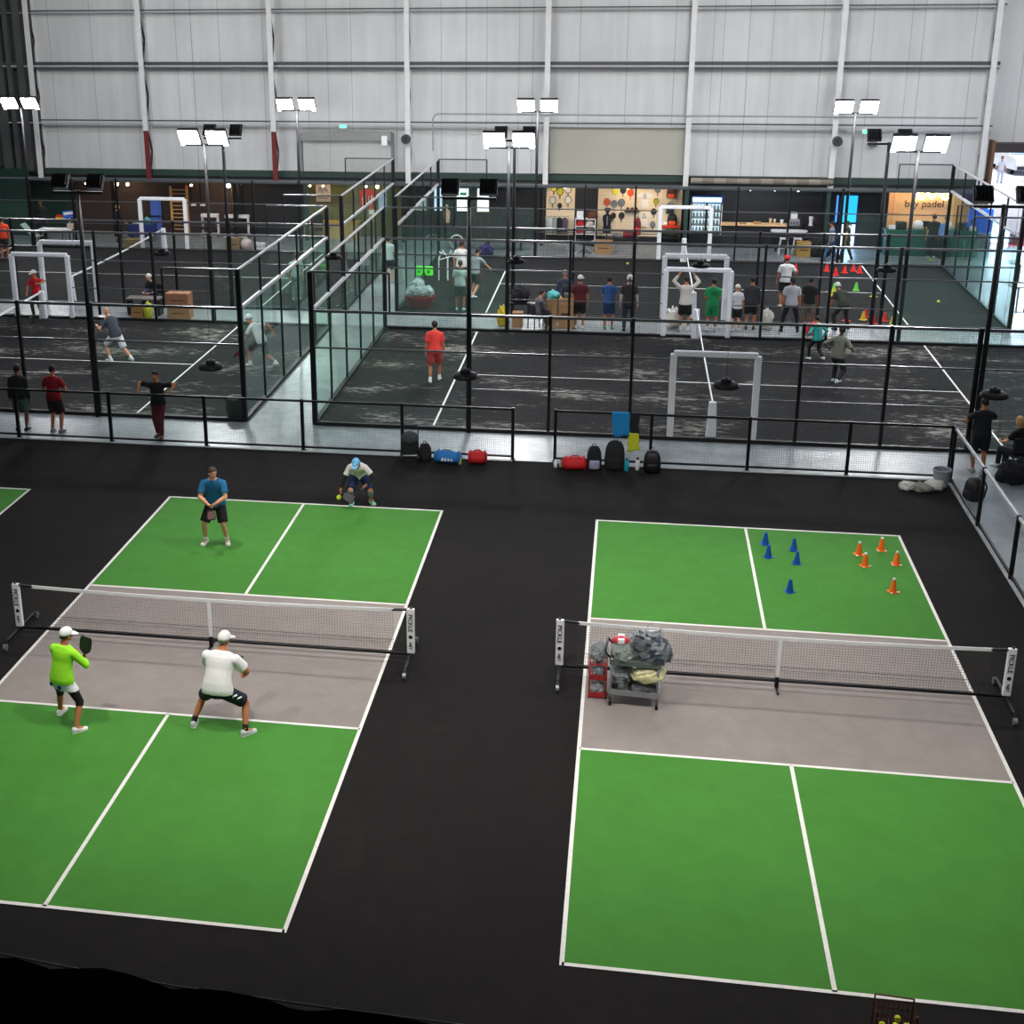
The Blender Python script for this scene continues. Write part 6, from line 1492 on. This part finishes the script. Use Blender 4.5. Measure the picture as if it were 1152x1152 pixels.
# --- people on the middle walkway
W_ = [
 ((-1.08, 29.7), .1, 'man in maroon shirt and white cap with black shorts on the walkway', dict(H=1.74, skin='tan', hair='black', hat=('d8d4d0', 'peak'), top=('571a24', 'short'), bottom=('1b181a', 'shorts'), shoes='cfd2d4', capdir=-.8)),
 ((-.14, 29.75), -.05, 'broad man in blue t-shirt and blue shorts on the walkway, seen from behind', dict(H=1.72, skin='tan', hair='black', top=('2d548d', 'short'), bottom=('28416a', 'shorts'), shoes='62a98a', hands=((-.1, .25, 1.0), (.1, .25, 1.0)))),
 ((.5, 29.55), 0, 'person in white cap with a dark vest over pale sleeves and blue jeans', dict(H=1.82, skin='light', hair='black', hat=('d4d2cf', 'beanie'), top=('2b272a', 'short'), bottom=('2a3048', 'pants'), shoes='23252c', sleeve='c3bdb5', hairlen=1)),
 ((-1.62, 30.45), .0, 'person in slate blue top standing behind the tall cardboard boxes', dict(H=1.74, skin='tan', hair='grey', top=('3a4257', 'long'), bottom=('23252d', 'pants'), shoes='222226')),
 ((2.3, 29.8), .0, 'person in white top and black shorts with both arms raised to the head', dict(H=1.78, skin='tan', hair='black', top=('cfc8c1', 'long'), bottom=('1e1517', 'shorts'), shoes='d6d4d8', hands=((-.24, .12, 1.78), (.24, .12, 1.78)), elbows=((-1, .1, .1), (1, .1, .1)), socks='d8d8da')),
 ((3.16, 29.85), .0, 'person in bright green t-shirt and green shorts on the walkway', dict(H=1.72, skin='tan', hair='black', top=('1f8a52', 'short'), bottom=('1f8450', 'shorts'), shoes='dfe4e6', socks='dfe4e6', hands=((-.1, .25, 1.0), (.1, .25, 1.0)))),
 ((3.95, 30.0), .3, 'person in white top and white cap behind the padded door post', dict(H=1.5, skin='light', hair='blond', hat=('ddd8c8', 'peak'), top=('d7d8de', 'short'), bottom=('17171a', 'shorts'), shoes='d6d4d8', fem=True)),
 ((4.41, 30.3), -.1, 'person in dark grey hoodie and black shorts right of the padded door post', dict(H=1.7, skin='tan', hair='black', top=('33343a', 'long'), bottom=('1b1b1e', 'shorts'), shoes='5b4a46')),
 ((5.64, 30.1), .0, 'large person in pale grey t-shirt and black trousers, legs apart', dict(H=1.78, skin='tan', hair='black', hairlen=1, top=('b4b7bd', 'short'), bottom=('18181b', 'pants'), shoes='1b1b1e', feet=((-.25, .0), (.25, 0)))),
 ((6.26, 30.6), -.3, 'person in black t-shirt and pale shorts behind the child in turquoise', dict(H=1.68, skin='brown', hair='black', top=('18181b', 'short'), bottom=('6d6a64', 'shorts'), shoes='8d8d90')),
 ((5.82, 33.6), .1, 'man in red cap and white t-shirt with black trousers on the far court', dict(H=1.78, skin='tan', hair='black', hat=('e02a2c', 'peak'), top=('cfd2d4', 'short'), bottom=('1a1a1d', 'shorts'), shoes='d9d6ca', hands=((-.28, .1, .85), (.36, .2, .95)))),
 ((7.35, 30.6), .4, 'person in camouflage top bending, pale helmet like cap, beside green cones', dict(H=1.7, lean=.8, drop=.1, skin='tan', hair='black', hat=('cfd3cc', 'beanie'), top=('2d332a', 'short'), bottom=('1c1c20', 'pants'), shoes='2d3350', feet=((-.25, 0), (.25, .05)), hands=((-.2, .45, .75), (.2, .45, .75)))),
 ((-19.5, 28.95), PI-.4, 'man in red shirt and white cap standing in the left padded door frame', dict(H=1.64, skin='tan', hair='grey', hat=('dcd8d6', 'peak'), top=('c8232b', 'short'), bottom=('231a1e', 'pants'), shoes='b9bbbf', feet=((-.22, 0), (.22, .02)), hands=((-.4, .2, 1.35), (.22, .25, .95)), elbows=((-1, -.2, .1), (1, -.4, 0)))),
 ((-5.57, 34.5), .05, 'taller player in white t-shirt and black shorts on the far court', dict(H=1.9, skin='tan', hair='brown', top=('dfe1de', 'short'), bottom=('1c1c20', 'shorts'), shoes='e4e4e4')),
 ((-5.27, 31.75), .0, 'player in pale mint t-shirt with dark print and grey shorts behind the front cage', dict(H=1.72, skin='tan', hair='brown', top=('c4dcd8', 'short'), bottom=('57595c', 'shorts'), shoes='9fd8cc')),
 ((-5.02, 34.05), -.6, 'player in grey t-shirt and black shorts stepping with a racket', dict(H=1.78, lean=.2, drop=.06, skin='light', hair='black', top=('8f999c', 'short'), bottom=('26282b', 'shorts'), shoes='eceeee', feet=((-.2, .05), (.15, -.28)), hands=((-.3, .15, .9), (.3, .45, .95)), hold=('relax', 'grip'))),
 ((-11.3, 32.6), .2, 'player in pale grey green top and pale trousers near the service line, left back cage', dict(H=1.68, skin='light', hair='brown', top=('9fb3ae', 'short'), bottom=('8f9a98', 'pants'), shoes='c9d2d0')),
 ((-8.55, 36.0), .0, 'person in white t-shirt and black shorts in the aisle between the back cages', dict(H=1.72, skin='light', hair='black', top=('c4dcd6', 'short'), bottom=('27292b', 'shorts'), shoes='c9d2d0')),
 ((8.45, 41.9), 1.2, 'walker in grey top and blue jeans left of the blue lit doorway', dict(H=1.6, skin='tan', hair='black', top=('7d8a93', 'long'), bottom=('4f7fae', 'pants'), shoes='5c5c60', feet=((-.1, .25), (.1, -.25)), fem=True)),
 ((9.05, 41.9), 1.3, 'walker in black with bare shoulder in front of the blue lit doorway', dict(H=1.62, skin='tan', hair='black', hairlen=1, top=('15151a', 'none'), bottom=('17171c', 'pants'), shoes='c9c9cc', feet=((-.1, .25), (.1, -.25)), fem=True)),
 ((12.55, 43.0), .2, 'person in black t-shirt with pale back print at the green desk', dict(H=1.76, skin='tan', hair='black', top=('17181a', 'short'), bottom=('1b1c1f', 'pants'), shoes='bfc1c4')),
 ((13.0, 42.95), -.1, 'person in blue and dark top second at the green desk', dict(H=1.7, skin='tan', hair='black', top=('6883b5', 'long'), bottom=('22262f', 'pants'), shoes='2a2a2e')),
 ((13.4, 43.0), -.3, 'person in dark teal top third at the green desk', dict(H=1.72, skin='tan', hair='black', top=('23353a', 'long'), bottom=('1c1e22', 'pants'), shoes='a9b0b4')),
 ((13.95, 42.75), .0, 'person in dull blue clothes beside the blue advert board', dict(H=1.6, skin='tan', hair='black', top=('32475a', 'long'), bottom=('2a3644', 'pants'), shoes='2a2a2e')),
 ((-25.35, 38.6), .3, 'person in orange red shirt at the far left edge of the back cage', dict(H=1.72, skin='tan', hair='brown', top=('e2442a', 'short'), bottom=('3a3230', 'shorts'), shoes='b08a60')),
 ((-25.6, 43.0), PI, 'dark dressed person standing before the green cladding at the far left', dict(H=1.76, skin='brown', hair='black', top=('1c2422', 'long'), bottom=('181a1a', 'pants'), shoes='222222')),
 ((-21.9, 42.6), -.9, 'person with fair hair in dark top with a white stripe beside the blue cloth table', dict(H=1.66, skin='light', hair='blond', top=('22242c', 'long'), bottom=('1c1d24', 'pants'), shoes='2a2a2e', hands=((-.12, .35, .95), (.14, .35, .95)))),
 ((20.55, 65.2), PI, 'small figure in white clothes standing outside beside the white car', dict(H=1.45, skin='tan', hair='black', top=('dfe3ee', 'short'), bottom=('c9d0e0', 'pants'), shoes='9aa0ac')),
]
for lc, fa, lab, kw in W_:
    o, inf = person(lc, fa, lab, **kw)
    if 'stepping with a racket' in lab: paddle(inf, o, 1, mat('racket_peach', 'c9a58f', .5), 'pale padel racket held by the stepping player in grey', 'padel_racket', d=(.6, .5, -.4), round_=True)
    if 'red shirt and white cap standing' in lab: pass
# seated ones
def simple_chair(x, y, rz, label):
    t = thing('folding_chair', (x, y, 0), label, 'chair', rz)
    MB().bx(-.23, .23, -.2, .24, .42, .45).build('seat', CHAR, t); MB().bx(-.23, .23, -.23, -.2, .52, .85).build('backrest', CHAR, t)
    for sx in (-.22, .22):
        for sy in (-.2, .22): MB().bx(sx-.014, sx+.014, sy-.014, sy+.014, 0, .85 if sy < 0 else .42).build('leg', BLK, t)
simple_chair(-2.45, 29.45, -1.0, 'black folding chair under the seated person left of the boxes')
person((-2.45, 29.47), -1.0, 'person in grey top seated on the walkway left of the cardboard boxes', H=1.68, sit=.53, lean=.25, feet=((-.12, .42), (.12, .42)), hands=((-.14, .4, .62), (.14, .4, .62)), skin='light', hair='black', top=('59565c', 'long'), bottom=('34353f', 'pants'), shoes='b9babd')
simple_chair(-15.95, 30.75, 2.6, 'black folding chair behind the low dark table')
person((-15.95, 30.72), 2.6, 'person in white cap and blue sleeves seated behind the low dark table', H=1.66, sit=.53, lean=.3, feet=((-.12, .42), (.12, .42)), hands=((-.14, .38, .66), (.14, .38, .66)), skin='light', hair='black', hat=('dcd8d0', 'beanie'), top=('1c1d24', 'short'), sleeve='2f56b0', bottom=('20222a', 'pants'), shoes='2a2a2e')
